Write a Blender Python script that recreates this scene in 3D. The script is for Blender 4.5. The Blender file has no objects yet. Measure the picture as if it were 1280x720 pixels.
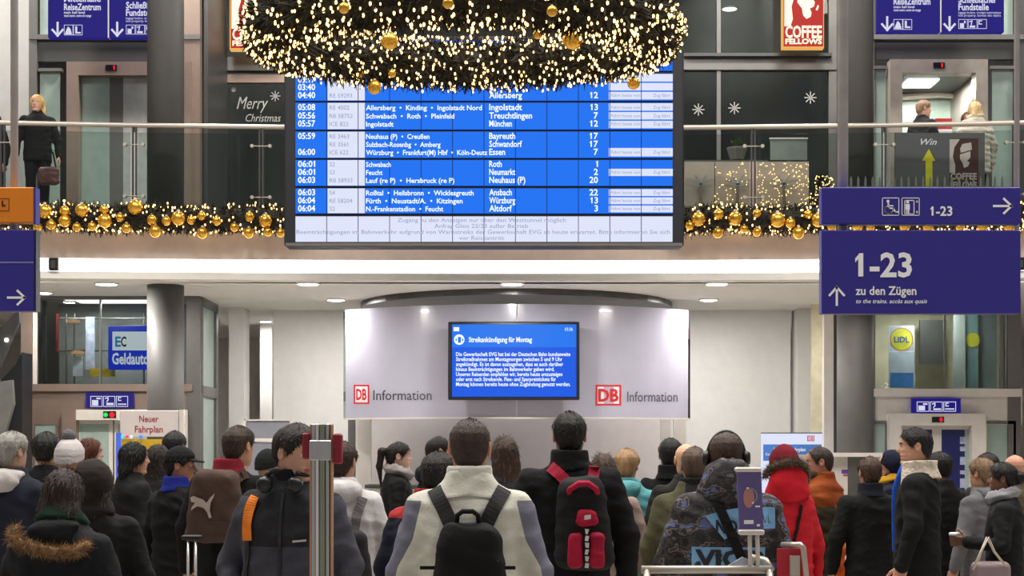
import bpy, math, random
import numpy as np
from mathutils import Vector, Matrix, Euler
from mathutils.bvhtree import BVHTree

random.seed(7); RNG = np.random.default_rng(7)
SC = bpy.context.scene
COL = SC.collection
R = math.radians

# ------------------------------------------------------------------ camera, world, light, exposure
F = 1900.0            # focal length in pixels of the 1280 px wide frame
HOR = 560.0           # horizon row
EYE = 1.65            # eye height
cam_d = bpy.data.cameras.new('camera'); cam = bpy.data.objects.new('camera', cam_d); COL.objects.link(cam)
cam.location = (0, 0, EYE); cam.rotation_euler = (R(90), 0, 0)
cam_d.sensor_width = 36.0; cam_d.lens = F / 1280 * 36.0; cam_d.shift_y = (HOR - 360) / 1280
cam_d.clip_end = 200
SC.camera = cam
SC.view_settings.view_transform = 'Standard'; SC.view_settings.look = 'None'
SC.view_settings.exposure = 0.0; SC.view_settings.gamma = 1.0; SC.view_settings.use_curve_mapping = False
W = bpy.data.worlds.new('world'); SC.world = W; W.use_nodes = True
W.node_tree.nodes['Background'].inputs[0].default_value = (1.0, 0.97, 0.93, 1)
W.node_tree.nodes['Background'].inputs[1].default_value = 0.25

def area_light(name, loc, size, power, col=(1, 1, 1), rot=(0, 0, 0), size_y=None, spread=None):
    d = bpy.data.lights.new(name, 'AREA'); o = bpy.data.objects.new(name, d); COL.objects.link(o)
    d.energy = power; d.color = col; d.size = size
    if size_y: d.shape = 'RECTANGLE'; d.size_y = size_y
    else: d.shape = 'DISK'
    if spread: d.spread = spread
    o.location = loc; o.rotation_euler = rot
    return o
# big hall lamps high above the concourse, behind and above the picture
for lx in (-7.5, -2.5, 2.5, 7.5):
    for ly, lz, lw in ((5.0, 16.5, 420), (11.5, 12.8, 680)):
        area_light('hall_lamp', (lx, ly, lz), 2.2, lw, (1.0, 0.95, 0.88), size_y=4.0)

# ------------------------------------------------------------------ helpers
def lin(c):
    c = c / 255.0
    return c / 12.92 if c <= 0.04045 else ((c + 0.055) / 1.055) ** 2.4
def rgb(c): return (lin(c[0]), lin(c[1]), lin(c[2]), 1.0)

_M = {}
def mat(key, c=(128, 128, 128), rough=0.6, metal=0.0, noise=0.12, nscale=6.0, bump=0.0, bscale=40.0, coat=0.0, stretch=None, sheen=0.0, spec=None):
    """plain procedural material: colour with a soft mottling and a fine relief"""
    if key in _M: return _M[key]
    m = bpy.data.materials.new(key); m.use_nodes = True; nt = m.node_tree; b = nt.nodes['Principled BSDF']
    b.inputs['Roughness'].default_value = rough; b.inputs['Metallic'].default_value = metal
    b.inputs['Coat Weight'].default_value = coat
    if spec is not None: b.inputs['Specular IOR Level'].default_value = spec
    if sheen: b.inputs['Sheen Weight'].default_value = sheen
    col = rgb(c)
    tc = nt.nodes.new('ShaderNodeTexCoord'); mp = nt.nodes.new('ShaderNodeMapping')
    nt.links.new(tc.outputs['Object'], mp.inputs[0])
    if stretch: mp.inputs['Scale'].default_value = stretch
    n = nt.nodes.new('ShaderNodeTexNoise'); n.inputs['Scale'].default_value = nscale; n.inputs['Detail'].default_value = 4
    nt.links.new(mp.outputs[0], n.inputs['Vector'])
    rp = nt.nodes.new('ShaderNodeValToRGB')
    rp.color_ramp.elements[0].position = 0.3; rp.color_ramp.elements[1].position = 0.7
    rp.color_ramp.elements[0].color = tuple(max(0, x * (1 - noise)) for x in col[:3]) + (1,)
    rp.color_ramp.elements[1].color = tuple(min(1, x * (1 + noise)) for x in col[:3]) + (1,)
    nt.links.new(n.outputs['Fac'], rp.inputs[0]); nt.links.new(rp.outputs[0], b.inputs['Base Color'])
    if bump:
        n2 = nt.nodes.new('ShaderNodeTexNoise'); n2.inputs['Scale'].default_value = bscale; n2.inputs['Detail'].default_value = 3
        nt.links.new(mp.outputs[0], n2.inputs['Vector'])
        bp = nt.nodes.new('ShaderNodeBump'); bp.inputs['Strength'].default_value = bump; bp.inputs['Distance'].default_value = 0.01
        nt.links.new(n2.outputs['Fac'], bp.inputs['Height']); nt.links.new(bp.outputs[0], b.inputs['Normal'])
    _M[key] = m; return m

def emit(key, c, s=1.0, noise=0.0):
    if key in _M: return _M[key]
    m = bpy.data.materials.new(key); m.use_nodes = True; nt = m.node_tree; b = nt.nodes['Principled BSDF']
    b.inputs['Base Color'].default_value = (0.01, 0.01, 0.01, 1); b.inputs['Roughness'].default_value = 0.6; b.inputs['Specular IOR Level'].default_value = 0.05
    b.inputs['Emission Color'].default_value = rgb(c); b.inputs['Emission Strength'].default_value = s
    _M[key] = m; return m

def glass(key, tint=(235, 240, 238), refl=0.5, rough=0.02):
    if key in _M: return _M[key]
    m = bpy.data.materials.new(key); m.use_nodes = True; nt = m.node_tree
    for n in list(nt.nodes): nt.nodes.remove(n)
    out = nt.nodes.new('ShaderNodeOutputMaterial'); mx = nt.nodes.new('ShaderNodeMixShader')
    tr = nt.nodes.new('ShaderNodeBsdfTransparent'); tr.inputs[0].default_value = rgb(tint)
    gl = nt.nodes.new('ShaderNodeBsdfGlossy'); gl.inputs['Roughness'].default_value = rough
    lw = nt.nodes.new('ShaderNodeFresnel'); lw.inputs[0].default_value = 1.45
    ml = nt.nodes.new('ShaderNodeMath'); ml.operation = 'MULTIPLY'; ml.inputs[1].default_value = refl
    nt.links.new(lw.outputs[0], ml.inputs[0]); nt.links.new(ml.outputs[0], mx.inputs[0])
    nt.links.new(tr.outputs[0], mx.inputs[1]); nt.links.new(gl.outputs[0], mx.inputs[2]); nt.links.new(mx.outputs[0], out.inputs[0])
    _M[key] = m; return m

WL = {}     # world matrix of every Empty made here
def thing(name, label, cat, loc=(0, 0, 0), rotz=0.0, scale=1.0, group=None):
    o = bpy.data.objects.new(name, None); COL.objects.link(o)
    o.empty_display_size = 0.1
    o.location = loc; o.rotation_euler = (0, 0, rotz); o.scale = (scale,) * 3
    o['label'] = label; o['category'] = cat
    if group: o['group'] = group
    WL[o.name] = Matrix.Translation(loc) @ Matrix.Rotation(rotz, 4, 'Z') @ Matrix.Diagonal((scale, scale, scale, 1))
    return o
def tag(o, label, cat=None, group=None, kind=None):
    if label: o['label'] = label
    if cat: o['category'] = cat
    if group: o['group'] = group
    if kind: o['kind'] = kind
    return o

def obj(name, V, Fc, mt, parent=None, local=False, smooth=False, mi=None):
    """ONE mesh object.  V in world space (or in the parent's space when local)."""
    V = np.asarray(V, dtype=float).reshape(-1, 3)
    M = None
    loc = None
    if parent is not None:
        if not local:
            Mi = np.array(WL[parent.name].inverted()); V = V @ Mi[:3, :3].T + Mi[:3, 3]
            M = Matrix.Identity(4)
    else:
        lo, hi = V.min(0), V.max(0); loc = Vector(((lo[0] + hi[0]) / 2, (lo[1] + hi[1]) / 2, lo[2])); V = V - np.array(loc)
    me = bpy.data.meshes.new(name); me.from_pydata(V.tolist(), [], [list(map(int, f)) for f in Fc])
    for m in (mt if isinstance(mt, (list, tuple)) else [mt]): me.materials.append(m)
    if mi is not None: me.polygons.foreach_set('material_index', np.asarray(mi, dtype=np.int32))
    if smooth: me.polygons.foreach_set('use_smooth', np.ones(len(me.polygons), dtype=bool))
    me.update()
    o = bpy.data.objects.new(name, me); COL.objects.link(o)
    if parent is not None:
        o.parent = parent; WL[o.name] = WL[parent.name].copy()
    else:
        o.location = loc; WL[o.name] = Matrix.Translation(loc)
    return o
def struct(name, V, Fc, mt, label=None, parent=None, smooth=False):
    o = obj(name, V, Fc, mt, parent, smooth=smooth)
    if parent is None: o['kind'] = 'structure'
    if label: o['label'] = label
    return o

class G:
    """collects shapes, in order, for one mesh"""
    def __init__(s): s.V = []; s.F = []; s.M = []; s.m = 0
    def add(s, V, Fc):
        n = len(s.V); s.V.extend([tuple(v) for v in V]); s.F.extend([[i + n for i in f] for f in Fc]); s.M.extend([s.m] * len(Fc)); return s
    def box(s, x0, x1, y0, y1, z0, z1, bev=0.0):
        if bev <= 0:
            V = [(x, y, z) for z in (z0, z1) for y in (y0, y1) for x in (x0, x1)]
            return s.add(V, [(0, 2, 3, 1), (4, 5, 7, 6), (0, 1, 5, 4), (2, 6, 7, 3), (0, 4, 6, 2), (1, 3, 7, 5)])
        b = bev; P = [(x0 + b, y0), (x1 - b, y0), (x1, y0 + b), (x1, y1 - b), (x1 - b, y1), (x0 + b, y1), (x0, y1 - b), (x0, y0 + b)]
        cx, cy = (x0 + x1) / 2, (y0 + y1) / 2
        V = []
        for z, k in ((z0, 1), (z0 + b, 0), (z1 - b, 0), (z1, 1)):
            for (px, py) in P: V.append((px - (b * np.sign(px - cx) if k else 0), py - (b * np.sign(py - cy) if k else 0), z))
        Fc = [tuple(range(7, -1, -1)), tuple(range(24, 32))]
        for r in range(3):
            for i in range(8): j = (i + 1) % 8; Fc.append((r * 8 + i, r * 8 + j, r * 8 + 8 + j, r * 8 + 8 + i))
        return s.add(V, Fc)
    def tube(s, pts, rad, n=10, caps=True):
        pts = [Vector(p) for p in pts]; k = len(pts); rads = rad if isinstance(rad, (list, tuple)) else [rad] * k
        V = []; ref = None
        for i, p in enumerate(pts):
            d = (pts[min(i + 1, k - 1)] - pts[max(i - 1, 0)]).normalized()
            if ref is None: ref = Vector((0, 0, 1)) if abs(d.z) < 0.9 else Vector((1, 0, 0))
            u = d.cross(ref).normalized(); v = u.cross(d).normalized(); ref = v
            for a in range(n):
                t = 2 * math.pi * a / n; V.append(p + rads[i] * (math.cos(t) * u + math.sin(t) * v))
        Fc = [(i * n + a, i * n + (a + 1) % n, (i + 1) * n + (a + 1) % n, (i + 1) * n + a) for i in range(k - 1) for a in range(n)]
        if caps: Fc += [tuple(range(n - 1, -1, -1)), tuple((k - 1) * n + a for a in range(n))]
        return s.add(V, Fc)
    def lathe(s, prof, c=(0, 0, 0), n=16):
        V = []; 
        for r, z in prof:
            for a in range(n): t = 2 * math.pi * a / n; V.append((c[0] + r * math.cos(t), c[1] + r * math.sin(t), c[2] + z))
        k = len(prof)
        Fc = [(i * n + a, i * n + (a + 1) % n, (i + 1) * n + (a + 1) % n, (i + 1) * n + a) for i in range(k - 1) for a in range(n)]
        Fc += [tuple(range(n - 1, -1, -1)), tuple((k - 1) * n + a for a in range(n))]
        return s.add(V, Fc)
    def ball(s, c, r, n=10, m=6, sz=1.0):
        V = [(c[0], c[1], c[2] - r * sz)]
        for i in range(1, m):
            t = math.pi * i / m
            for a in range(n): u = 2 * math.pi * a / n; V.append((c[0] + r * math.sin(t) * math.cos(u), c[1] + r * math.sin(t) * math.sin(u), c[2] - r * sz * math.cos(t)))
        V.append((c[0], c[1], c[2] + r * sz)); L = len(V) - 1
        Fc = [(0, 1 + (a + 1) % n, 1 + a) for a in range(n)]
        Fc += [(1 + i * n + a, 1 + i * n + (a + 1) % n, 1 + (i + 1) * n + (a + 1) % n, 1 + (i + 1) * n + a) for i in range(m - 2) for a in range(n)]
        Fc += [(1 + (m - 2) * n + a, 1 + (m - 2) * n + (a + 1) % n, L) for a in range(n)]
        return s.add(V, Fc)
    def prism(s, poly, y0, y1):
        """poly in (x, z), extruded along y"""
        n = len(poly); V = [(x, y0, z) for x, z in poly] + [(x, y1, z) for x, z in poly]
        Fc = [tuple(range(n)), tuple(range(2 * n - 1, n - 1, -1))] + [(i, n + i, n + (i + 1) % n, (i + 1) % n) for i in range(n)]
        return s.add(V, Fc)
    def out(s, name, mt, parent=None, smooth=False, local=False):
        return obj(name, s.V, s.F, mt, parent, local=local, smooth=smooth, mi=s.M if isinstance(mt, (list, tuple)) else None)

def PX(px, Y): return (px - 640.0) / F * Y
def PZ(py, Y): return EYE + (HOR - py) / F * Y
def P3(px, py, Y): return Vector((PX(px, Y), Y, PZ(py, Y)))
def pbox(g, x0, y0, x1, y1, Y, t=0.05, bev=0.0):
    """a box whose front face has these picture edges at depth Y and which goes back t metres"""
    return g.box(PX(x0, Y), PX(x1, Y), Y, Y + t, PZ(y1, Y), PZ(y0, Y), bev)
def pb(name, x0, y0, x1, y1, Y, t, mt, parent=None, bev=0.0):
    return pbox(G(), x0, y0, x1, y1, Y, t, bev).out(name, mt, parent)
def ps(name, x0, y0, x1, y1, Y, t, mt, label=None):
    o = pbox(G(), x0, y0, x1, y1, Y, t).out(name, mt); o['kind'] = 'structure'
    if label: o['label'] = label
    return o

# flat print: polygons given in picture units on a plane at depth Y (or on a curved face through Yf)
def ink(name, polys, Y, mt, parent, Yf=None):
    V = []; Fc = []
    for p in polys:
        n = len(V)
        for (x, y) in p:
            yy = Y
            if Yf:
                for _ in range(4): yy = Yf(PX(x, yy))
            V.append(P3(x, y, yy))
        Fc.append(tuple(range(n, n + len(p))))
    return obj(name, V, Fc, mt, parent)
def rect(x0, y0, x1, y1): return [(x0, y1), (x1, y1), (x1, y0), (x0, y0)]
def stroke(pts, w):
    out = []
    for (a, b) in zip(pts[:-1], pts[1:]):
        dx, dy = b[0] - a[0], b[1] - a[1]; L = math.hypot(dx, dy) or 1; ex, ey = dx / L * w / 2, dy / L * w / 2; nx, ny = -ey, ex
        out.append([(a[0] - ex + nx, a[1] - ey + ny), (b[0] + ex + nx, b[1] + ey + ny), (b[0] + ex - nx, b[1] + ey - ny), (a[0] - ex - nx, a[1] - ey - ny)])
    return out
def disc(cx, cy, r, n=16, ry=None): return [(cx + r * math.cos(-2 * math.pi * i / n), cy + (ry or r) * math.sin(-2 * math.pi * i / n)) for i in range(n)]
def arcp(cx, cy, r, a0, a1, n=10): return [(cx + r * math.cos(R(a0 + (a1 - a0) * i / n)), cy + r * math.sin(R(a0 + (a1 - a0) * i / n))) for i in range(n + 1)]

_FC = {}
def _raw(s, bold, shear):
    cu = bpy.data.curves.new('lettering', 'FONT'); cu.body = s; cu.size = 1.0; cu.offset = bold; cu.shear = shear
    cu.resolution_u = 2; cu.fill_mode = 'FRONT'
    o = bpy.data.objects.new('lettering_tmp', cu); me = o.to_mesh()
    V = np.zeros(len(me.vertices) * 3); me.vertices.foreach_get('co', V); V = V.reshape(-1, 3)[:, :2] / 0.69
    Fc = [tuple(p.vertices) for p in me.polygons]
    o.to_mesh_clear(); bpy.data.objects.remove(o); bpy.data.curves.remove(cu)
    return V, Fc
def glyphs(s, bold=0.0, shear=0.0):
    """2-D mesh of a line of lettering: verts (x, y) with cap height 1, faces; the figure one gets a flag"""
    k = (s, bold, shear)
    if k in _FC: return _FC[k]
    if '1' not in s: _FC[k] = _raw(s, bold, shear); return _FC[k]
    bar = _raw('H', bold, shear)[0]; bl, br_ = bar[:, 0].min(), bar[:, 0].max()
    V = []; Fc = []; x = 0.0; w = 0.075 + bold * 1.3
    def run(q):
        nonlocal x
        if not q: return
        v, f = _raw(q + 'H', bold, shear); adv = v[:, 0].max() - br_; v, f = _raw(q, bold, shear); n = len(V)
        V.extend([(a + x, b) for a, b in v]); Fc.extend([tuple(i + n for i in t) for t in f]); x += adv
    for i, q in enumerate(s.split('1')):
        if i:
            n = len(V); c = x + 0.34
            V.extend([(c - w, 0), (c + w, 0), (c + w, 1), (c - w * 0.6, 1), (c - w, 0.93), (c - 0.24, 0.78), (c - 0.24, 0.78 - w * 1.7), (c - w, 0.86 - w)])
            Fc.extend([(n, n + 1, n + 2, n + 3, n + 4), (n + 4, n + 5, n + 6, n + 7)]); x += 0.70
        run(q)
    _FC[k] = (np.array(V), Fc); return _FC[k]
def text(name, s, x, y, cap, Y, mt, parent, w=None, bold=0.0, shear=0.0, align='L', Yf=None):
    """lettering with its baseline at picture row y, left edge x, cap height cap, optional width w (all picture units)"""
    V, Fc = glyphs(s, bold, shear)
    if not len(V): return None
    lo, hi = V[:, 0].min(), V[:, 0].max(); sx = (w / (hi - lo)) if w else cap
    Xp = (V[:, 0] - lo) * sx; W_ = (hi - lo) * sx
    Xp += x - (W_ if align == 'R' else W_ / 2 if align == 'C' else 0); Yp = y - V[:, 1] * cap
    out = []
    for a, b in zip(Xp, Yp):
        yy = Y
        if Yf:
            for _ in range(4): yy = Yf(PX(a, yy))
        out.append(P3(a, b, yy))
    o = obj(name, out, Fc, mt, parent)
    if cap < 9: o['kind'] = 'stuff'
    return o
# ------------------------------------------------------------------ materials of the place
M_white = mat('white_wall', (212, 211, 209), 0.7, noise=0.03)
M_ceil = mat('white_ceiling', (222, 219, 214), 0.75, noise=0.03)
M_fascia = mat('beige_fascia', (222, 202, 190), 0.45, noise=0.06)
M_dark = mat('dark_wall', (62, 61, 60), 0.6, noise=0.1)
M_col = mat('column_paint', (78, 76, 74), 0.6, noise=0.06)
M_frame = mat('grey_frame', (104, 102, 100), 0.4, noise=0.05, metal=0.25)
M_dframe = mat('dark_frame', (66, 66, 66), 0.4, noise=0.05, metal=0.2)
M_brown = mat('bronze_frame', (136, 118, 108), 0.4, noise=0.05, metal=0.3)
M_lmetal = mat('pale_metal', (212, 205, 198), 0.4, noise=0.05, metal=0.1)
M_steel = mat('brushed_steel', (186, 178, 168), 0.38, metal=0.5, noise=0.03, nscale=3)
M_black = mat('black_case', (16, 16, 20), 0.45, noise=0.1)
M_purple = mat('sign_blue', (40, 32, 132), 0.5, noise=0.03)
M_purple2 = emit('sign_blue_lit', (34, 26, 140), 0.7)
M_ink = mat('sign_white', (235, 235, 240), 0.5, noise=0.01)
M_inklit = emit('sign_white_lit', (225, 225, 245), 0.9)
M_lit = emit('lamp_white', (255, 250, 242), 8.0)
M_glass = glass('clear_glass', (228, 234, 232), 0.55)
M_glass_d = glass('shop_glass', (196, 202, 202), 0.5)
M_green = mat('frosted_green', (150, 168, 160), 0.35, noise=0.08)
M_tile = mat('floor_tile', (176, 170, 162), 0.3, noise=0.1)
M_red = mat('logo_red', (205, 30, 40), 0.5, noise=0.02)
M_textgrey = mat('text_grey', (70, 70, 78), 0.5, noise=0.02)
M_gold = mat('gold_bauble', (226, 172, 66), 0.25, metal=0.8, noise=0.1)
M_needle = mat('fir_needles', (30, 27, 15), 0.8, noise=0.4, nscale=30)
M_bulb = emit('warm_bulb', (255, 206, 132), 4.5)

# ------------------------------------------------------------------ the hall: floor, walls, ceiling under the balcony
FLZ, CEZ = 4.80, 3.89           # balcony floor, ceiling under it
def yb(x): return 20.35 - 0.35 * (x / 6.9) ** 2
g = G(); g.box(-14, 14, -4, 40, -0.2, 0.0); o = g.out('floor', M_tile); tag(o, 'stone concourse floor under the crowd', kind='structure')
XS = np.linspace(-11, 11, 45)
def band(z0, z1, d0, d1):
    """strip along the balcony edge between depths d0 (front) and d1 behind the edge"""
    V = []; Fc = []
    for x in XS:
        y = yb(x); V += [(x, y + d0, z0), (x, y + d1, z0), (x, y + d1, z1), (x, y + d0, z1)]
    for i in range(len(XS) - 1):
        a, b = i * 4, i * 4 + 4
        for k in range(4): Fc.append((a + k, b + k, b + (k + 1) % 4, a + (k + 1) % 4))
    Fc += [(0, 1, 2, 3), (len(V) - 1, len(V) - 2, len(V) - 3, len(V) - 4)]
    return V, Fc
struct('trim_1', *band(4.16, FLZ, 0.0, 0.4), M_fascia, 'beige fascia panel along the balcony edge')
struct('trim_2', *band(3.89, 3.985, -0.02, 0.4), M_ceil, 'white lip under the light strip')
struct('trim_3', *band(FLZ, FLZ + 0.05, 0.0, 0.3), M_dframe, 'dark floor edge of the balcony')
V, Fc = band(3.99, 4.155, 0.05, 0.2)
o = obj('light_strip', V, Fc, M_lit); tag(o, 'long white light strip running along the balcony fascia', 'light strip')
for px in (66, 1274):
    xx = PX(px, 20); g = G(); g.box(xx - 0.065, xx + 0.065, yb(xx) - 0.07, yb(xx) + 0.02, 3.99, 4.155, 0.01)
    t = thing('strip_joint', 'small dark box breaking the light strip %s' % ('beside the orange sign' if px < 100 else 'at the edge of the platform sign'), 'box', (xx, yb(xx), 3.985))
    g.out('housing', M_black, t); gg = G(); gg.box(xx - 0.03, xx + 0.03, yb(xx) - 0.08, yb(xx) - 0.068, 4.02, 4.12); gg.out('cover', M_dframe, t)
# slab: underside is the white ceiling, top the upper floor
g = G(); g.box(-11, 11, 20.56, 34, CEZ, FLZ - 0.06); o = g.out('ceiling', M_ceil); tag(o, 'white ceiling under the balcony', kind='structure')
g = G(); g.box(-11, 11, 20.5, 34, FLZ - 0.06, FLZ); o = g.out('floor_upper', mat('upper_floor', (96, 92, 88), 0.4)); tag(o, 'grey floor of the upper level', kind='structure')
# central white wall and the deep passages beside it
Yw = 24.7
ps('wall_back', 342, 385, 988, 900, Yw, 0.3, M_white, 'white wall behind the information desk')
g = G(); g.box(-12, 12, 31, 31.2, 0, CEZ); o = g.out('wall_far', mat('far_wall', (205, 200, 194), 0.7, noise=0.05)); tag(o, 'pale wall at the end of the passages', kind='structure')
g = G(); g.box(PX(342, Yw), PX(342, Yw) + 0.25, Yw + 0.3, 31, 0, CEZ); o = g.out('wall_passage_left', M_white); tag(o, None, kind='structure')
g = G(); g.box(PX(988, Yw) - 0.25, PX(988, Yw), Yw + 0.3, 31, 0, CEZ); o = g.out('wall_passage_right', M_white); tag(o, None, kind='structure')
# white piers either side
def pier(x0, x1, Y, label, d=0.5):
    t = thing('white_pier', label, 'pillar', (PX((x0 + x1) / 2, Y), Y, 0))
    g = G(); g.box(PX(x0, Y), PX(x1, Y), Y, Y + d, 0.12, CEZ); g.out('shaft', M_white, t)
    g = G(); g.box(PX(x0, Y) - 0.01, PX(x1, Y) + 0.01, Y - 0.01, Y + d + 0.01, 0, 0.12); g.out('plinth', M_frame, t)
pier(286, 305, 24.2, 'white square pier beside the grey notice boards')
pier(997, 1027, 24.4, 'white square pier behind the blue timetable poster board')
pier(325, 340, 27.5, 'far white pier in the passage beside the notice boards')
# upper level: back walls, dark shop fronts
g = G(); g.box(-12, 12, 28, 28.2, FLZ, 10.5); o = g.out('wall_upper', M_dark); tag(o, 'dark back wall of the upper level', kind='structure')
g = G(); g.box(-12, 12, 20.8, 28.2, 10.5, 10.7); o = g.out('ceiling_upper', mat('upper_ceiling', (120, 118, 114), 0.7)); tag(o, 'ceiling of the upper level', kind='structure')
g = G(); g.box(-9.5, PX(42, 23.6), 23.6, 23.8, FLZ, 10.5); o = g.out('wall_upper_left', mat('pale_grey_wall', (150, 148, 146), 0.6, noise=0.04)); tag(o, 'pale grey wall behind the blonde woman', kind='structure')
# wall right of the coffee shop and outer sides
g = G(); g.box(-11.2, -11, 20, 34, 0, 10.5); o = g.out('wall_left', M_dark); tag(o, None, kind='structure')
g = G(); g.box(11, 11.2, 20, 34, 0, 10.5); o = g.out('wall_right', M_dark); tag(o, None, kind='structure')

# ------------------------------------------------------------------ downlights
def downlight(px, py, label, pw=55, r=0.14, zc=CEZ, grp='ceiling downlights'):
    Y = (zc - EYE) * F / (HOR - py); X = PX(px, Y)
    t = thing('ceiling_downlight', label, 'ceiling light', (X, Y, zc), group=grp)
    G().lathe([(r * 1.18, 0.0), (r * 1.18, -0.012), (r, -0.02), (r * 0.98, -0.004)], (X, Y, zc), 20).out('rim', M_lmetal, t)
    G().lathe([(r * 0.97, -0.004), (r * 0.97, -0.022), (r * 0.6, -0.03), (0.01, -0.032)], (X, Y, zc), 20).out('lens', M_lit, t)
    if pw: area_light('downlight_beam', (X, Y, zc - 0.04), r * 1.8, pw, (1, 0.96, 0.9))
for px, lb in ((133, 'round downlight in front of the left column and cash machine glass'), (385, 'round downlight in front row above the notice boards'),
               (640, 'round downlight directly above the information screen'), (896, 'round downlight in front row beside the right pale panel end')):
    downlight(px, 354, lb, 74, 0.145)
for px, lb in ((420, 'round downlight in second row left of the dark ceiling ring'), (886, 'round downlight in second row right of the dark ceiling ring')):
    downlight(px, 374, lb, 74, 0.13)
downlight(56, 365, 'small downlight above the bronze lift frame and escalator', 25, 0.10)
downlight(87, 373, 'small downlight close against the lift glass top', 20, 0.10)
downlight(332, 401, 'far downlight deep in the passage by the notice boards', 60, 0.10)
downlight(1025, 402, 'far downlight deep in the passage behind the platform sign', 60, 0.10)

for lx in (-9.0, -4.5, 0.0, 4.5, 9.0):  # unseen lamps added to brighten the upper level
    X, Y = lx, 21.6
    t = thing('added_upper_lamp', 'unseen square lamp panel added in the upper level ceiling ' + {-9.0: 'over the pale grey wall', -4.5: 'over the closed upper lift', 0.0: 'behind the light ring', 4.5: 'over the coffee shop window', 9.0: 'over the open lift'}[lx], 'ceiling light', (X, Y, 10.38), group='added upper lamps')
    G().box(X - .5, X + .5, Y - .5, Y + .5, 10.38, 10.5).out('housing', M_lmetal, t); G().box(X - .45, X + .45, Y - .45, Y + .45, 10.37, 10.385).out('diffuser', M_lit, t)
    area_light('added_upper_beam', (X, Y, 10.3), 0.9, 330, (1, 0.95, 0.88))

# ------------------------------------------------------------------ columns
def column(px, label):
    Y = 20.95; X = PX(px, Y)
    t = thing('round_column', label, 'column', (X, Y, 0))
    G().lathe([(0.25, 0.06), (0.25, CEZ)], (X, Y, 0), 32).out('lower_shaft', M_col, t, smooth=True)
    G().lathe([(0.25, FLZ), (0.25, 10.5)], (X, Y, 0), 32).out('upper_shaft', M_col, t, smooth=True)
    G().lathe([(0.28, 0), (0.28, 0.06)], (X, Y, 0), 32).out('base_ring', M_frame, t)
column(207, 'round dark grey column in front of the cash machine lift')
column(1069, 'round dark grey column rising behind the platform sign')

# ------------------------------------------------------------------ balcony railing
t = thing('balcony_railing', 'glass balcony railing with steel handrail above the garland', 'railing', (0, 20.3, FLZ + 0.05))
RZ = 5.945
G().tube([(x, yb(x) + 0.06, RZ) for x in XS], 0.032, 10).out('handrail', M_steel, t, smooth=True)
posts = [-150, 4, 165, 323, 475, 630, 785, 945, 1108, 1268, 1425]
PXs = [PX(p, 20.1) for p in posts]
for x in PXs:
    y = yb(x) + 0.07
    g = G()
    for dx in (-0.022, 0.022): g.box(x + dx - 0.009, x + dx + 0.009, y - 0.02, y + 0.02, FLZ + 0.05, RZ - 0.03)
    g.tube([(x, y, RZ - 0.09), (x, y, RZ - 0.02)], 0.012, 8)
    po = g.out('post', M_dframe, t)
    for zz in (RZ - 0.26, FLZ + 0.2):
        q = G(); q.tube([(x - 0.13, y - 0.02, zz), (x + 0.13, y - 0.02, zz)], 0.008, 6)
        for dx in (-0.12, 0.12): q.tube([(x + dx, y - 0.05, zz), (x + dx, y + 0.01, zz)], 0.024, 10)
        q.out('glass_clamp', M_steel, po)
for a, b in zip(PXs[:-1], PXs[1:]):
    x0, x1 = a + 0.05, b - 0.05; V = [(x, yb(x) + 0.045 + d, z) for z in (FLZ + 0.06, RZ - 0.1) for d in (0, 0.012) for x in (x0, x1)]
    obj('glass_pane', V, [(0, 2, 3, 1), (4, 5, 7, 6), (0, 1, 5, 4), (2, 6, 7, 3), (0, 4, 6, 2), (1, 3, 7, 5)], M_glass, t)

# ------------------------------------------------------------------ fir garland with baubles and bulbs
def garland(name, label, cat, curve, rad, n_need, n_bulb, baubles, needle=0.10, bulb=0.011, core=True, jit=1.0):
    """curve(t) -> (point, tangent).  core tube + needles (stuff) + bulbs (stuff) + each bauble a part"""
    p0 = curve(0.5)[0]
    t = thing(name, label, cat, (p0[0], p0[1], p0[2] - rad))
    ts = np.linspace(0, 1, 97)
    if core:
        G().tube([curve(a)[0] for a in ts], rad * 0.72, 10).out('fir_core', M_needle, t)
    def surf(a, ang, k):
        p, d = curve(a); d = Vector(d).normalized(); u = d.cross(Vector((0, 0, 1))).normalized(); v = u.cross(d)
        n = math.cos(ang) * u + math.sin(ang) * v
        return Vector(p) + n * rad * k, n, d
    V = []; Fc = []
    for i in range(n_need):
        p, n, d = surf(random.random(), random.uniform(0, 2 * math.pi), random.uniform(0.55, 0.8))
        dr = (n + d * random.uniform(-1, 1) + Vector((random.uniform(-.6, .6), random.uniform(-.6, .6), random.uniform(-.8, .4)))).normalized()
        sd = dr.cross(Vector((random.uniform(-1, 1), random.uniform(-1, 1), random.uniform(-1, 1)))).normalized() * needle * 0.09
        L = needle * random.uniform(0.6, 1.2); k = len(V); q = p + dr * L
        V += [p - sd, p + sd, q + sd * 0.4, q - sd * 0.4]; Fc.append((k, k + 1, k + 2, k + 3))
    o = obj('fir_needles', V, Fc, M_needle, t); o['kind'] = 'stuff'
    b = G()
    for i in range(n_bulb):
        p, n, d = surf(random.random(), random.uniform(0, 2 * math.pi), random.uniform(0.78, 1.08))
        b.ball(p, bulb * random.uniform(0.75, 1.15), 5, 3, sz=1.5)
    o = b.out('light_bulbs', M_bulb, t); o['kind'] = 'stuff'
    for (p, r) in baubles:
        bb = G(); bb.ball(p, r, 14, 9); bo = bb.out('bauble', M_gold, t, smooth=True)
        c = G(); c.lathe([(r * 0.22, r * 0.95), (r * 0.22, r * 1.15), (r * 0.1, r * 1.2)], p, 8); c.out('cap', M_lmetal, bo)
    return t
def gar_curve(xa, xb):
    def f(a):
        x = xa + (xb - xa) * a; return Vector((x, yb(x) - 0.21, 4.67 + 0.012 * math.sin(x * 5))), Vector((1, 0.0, 0))
    return f
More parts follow.
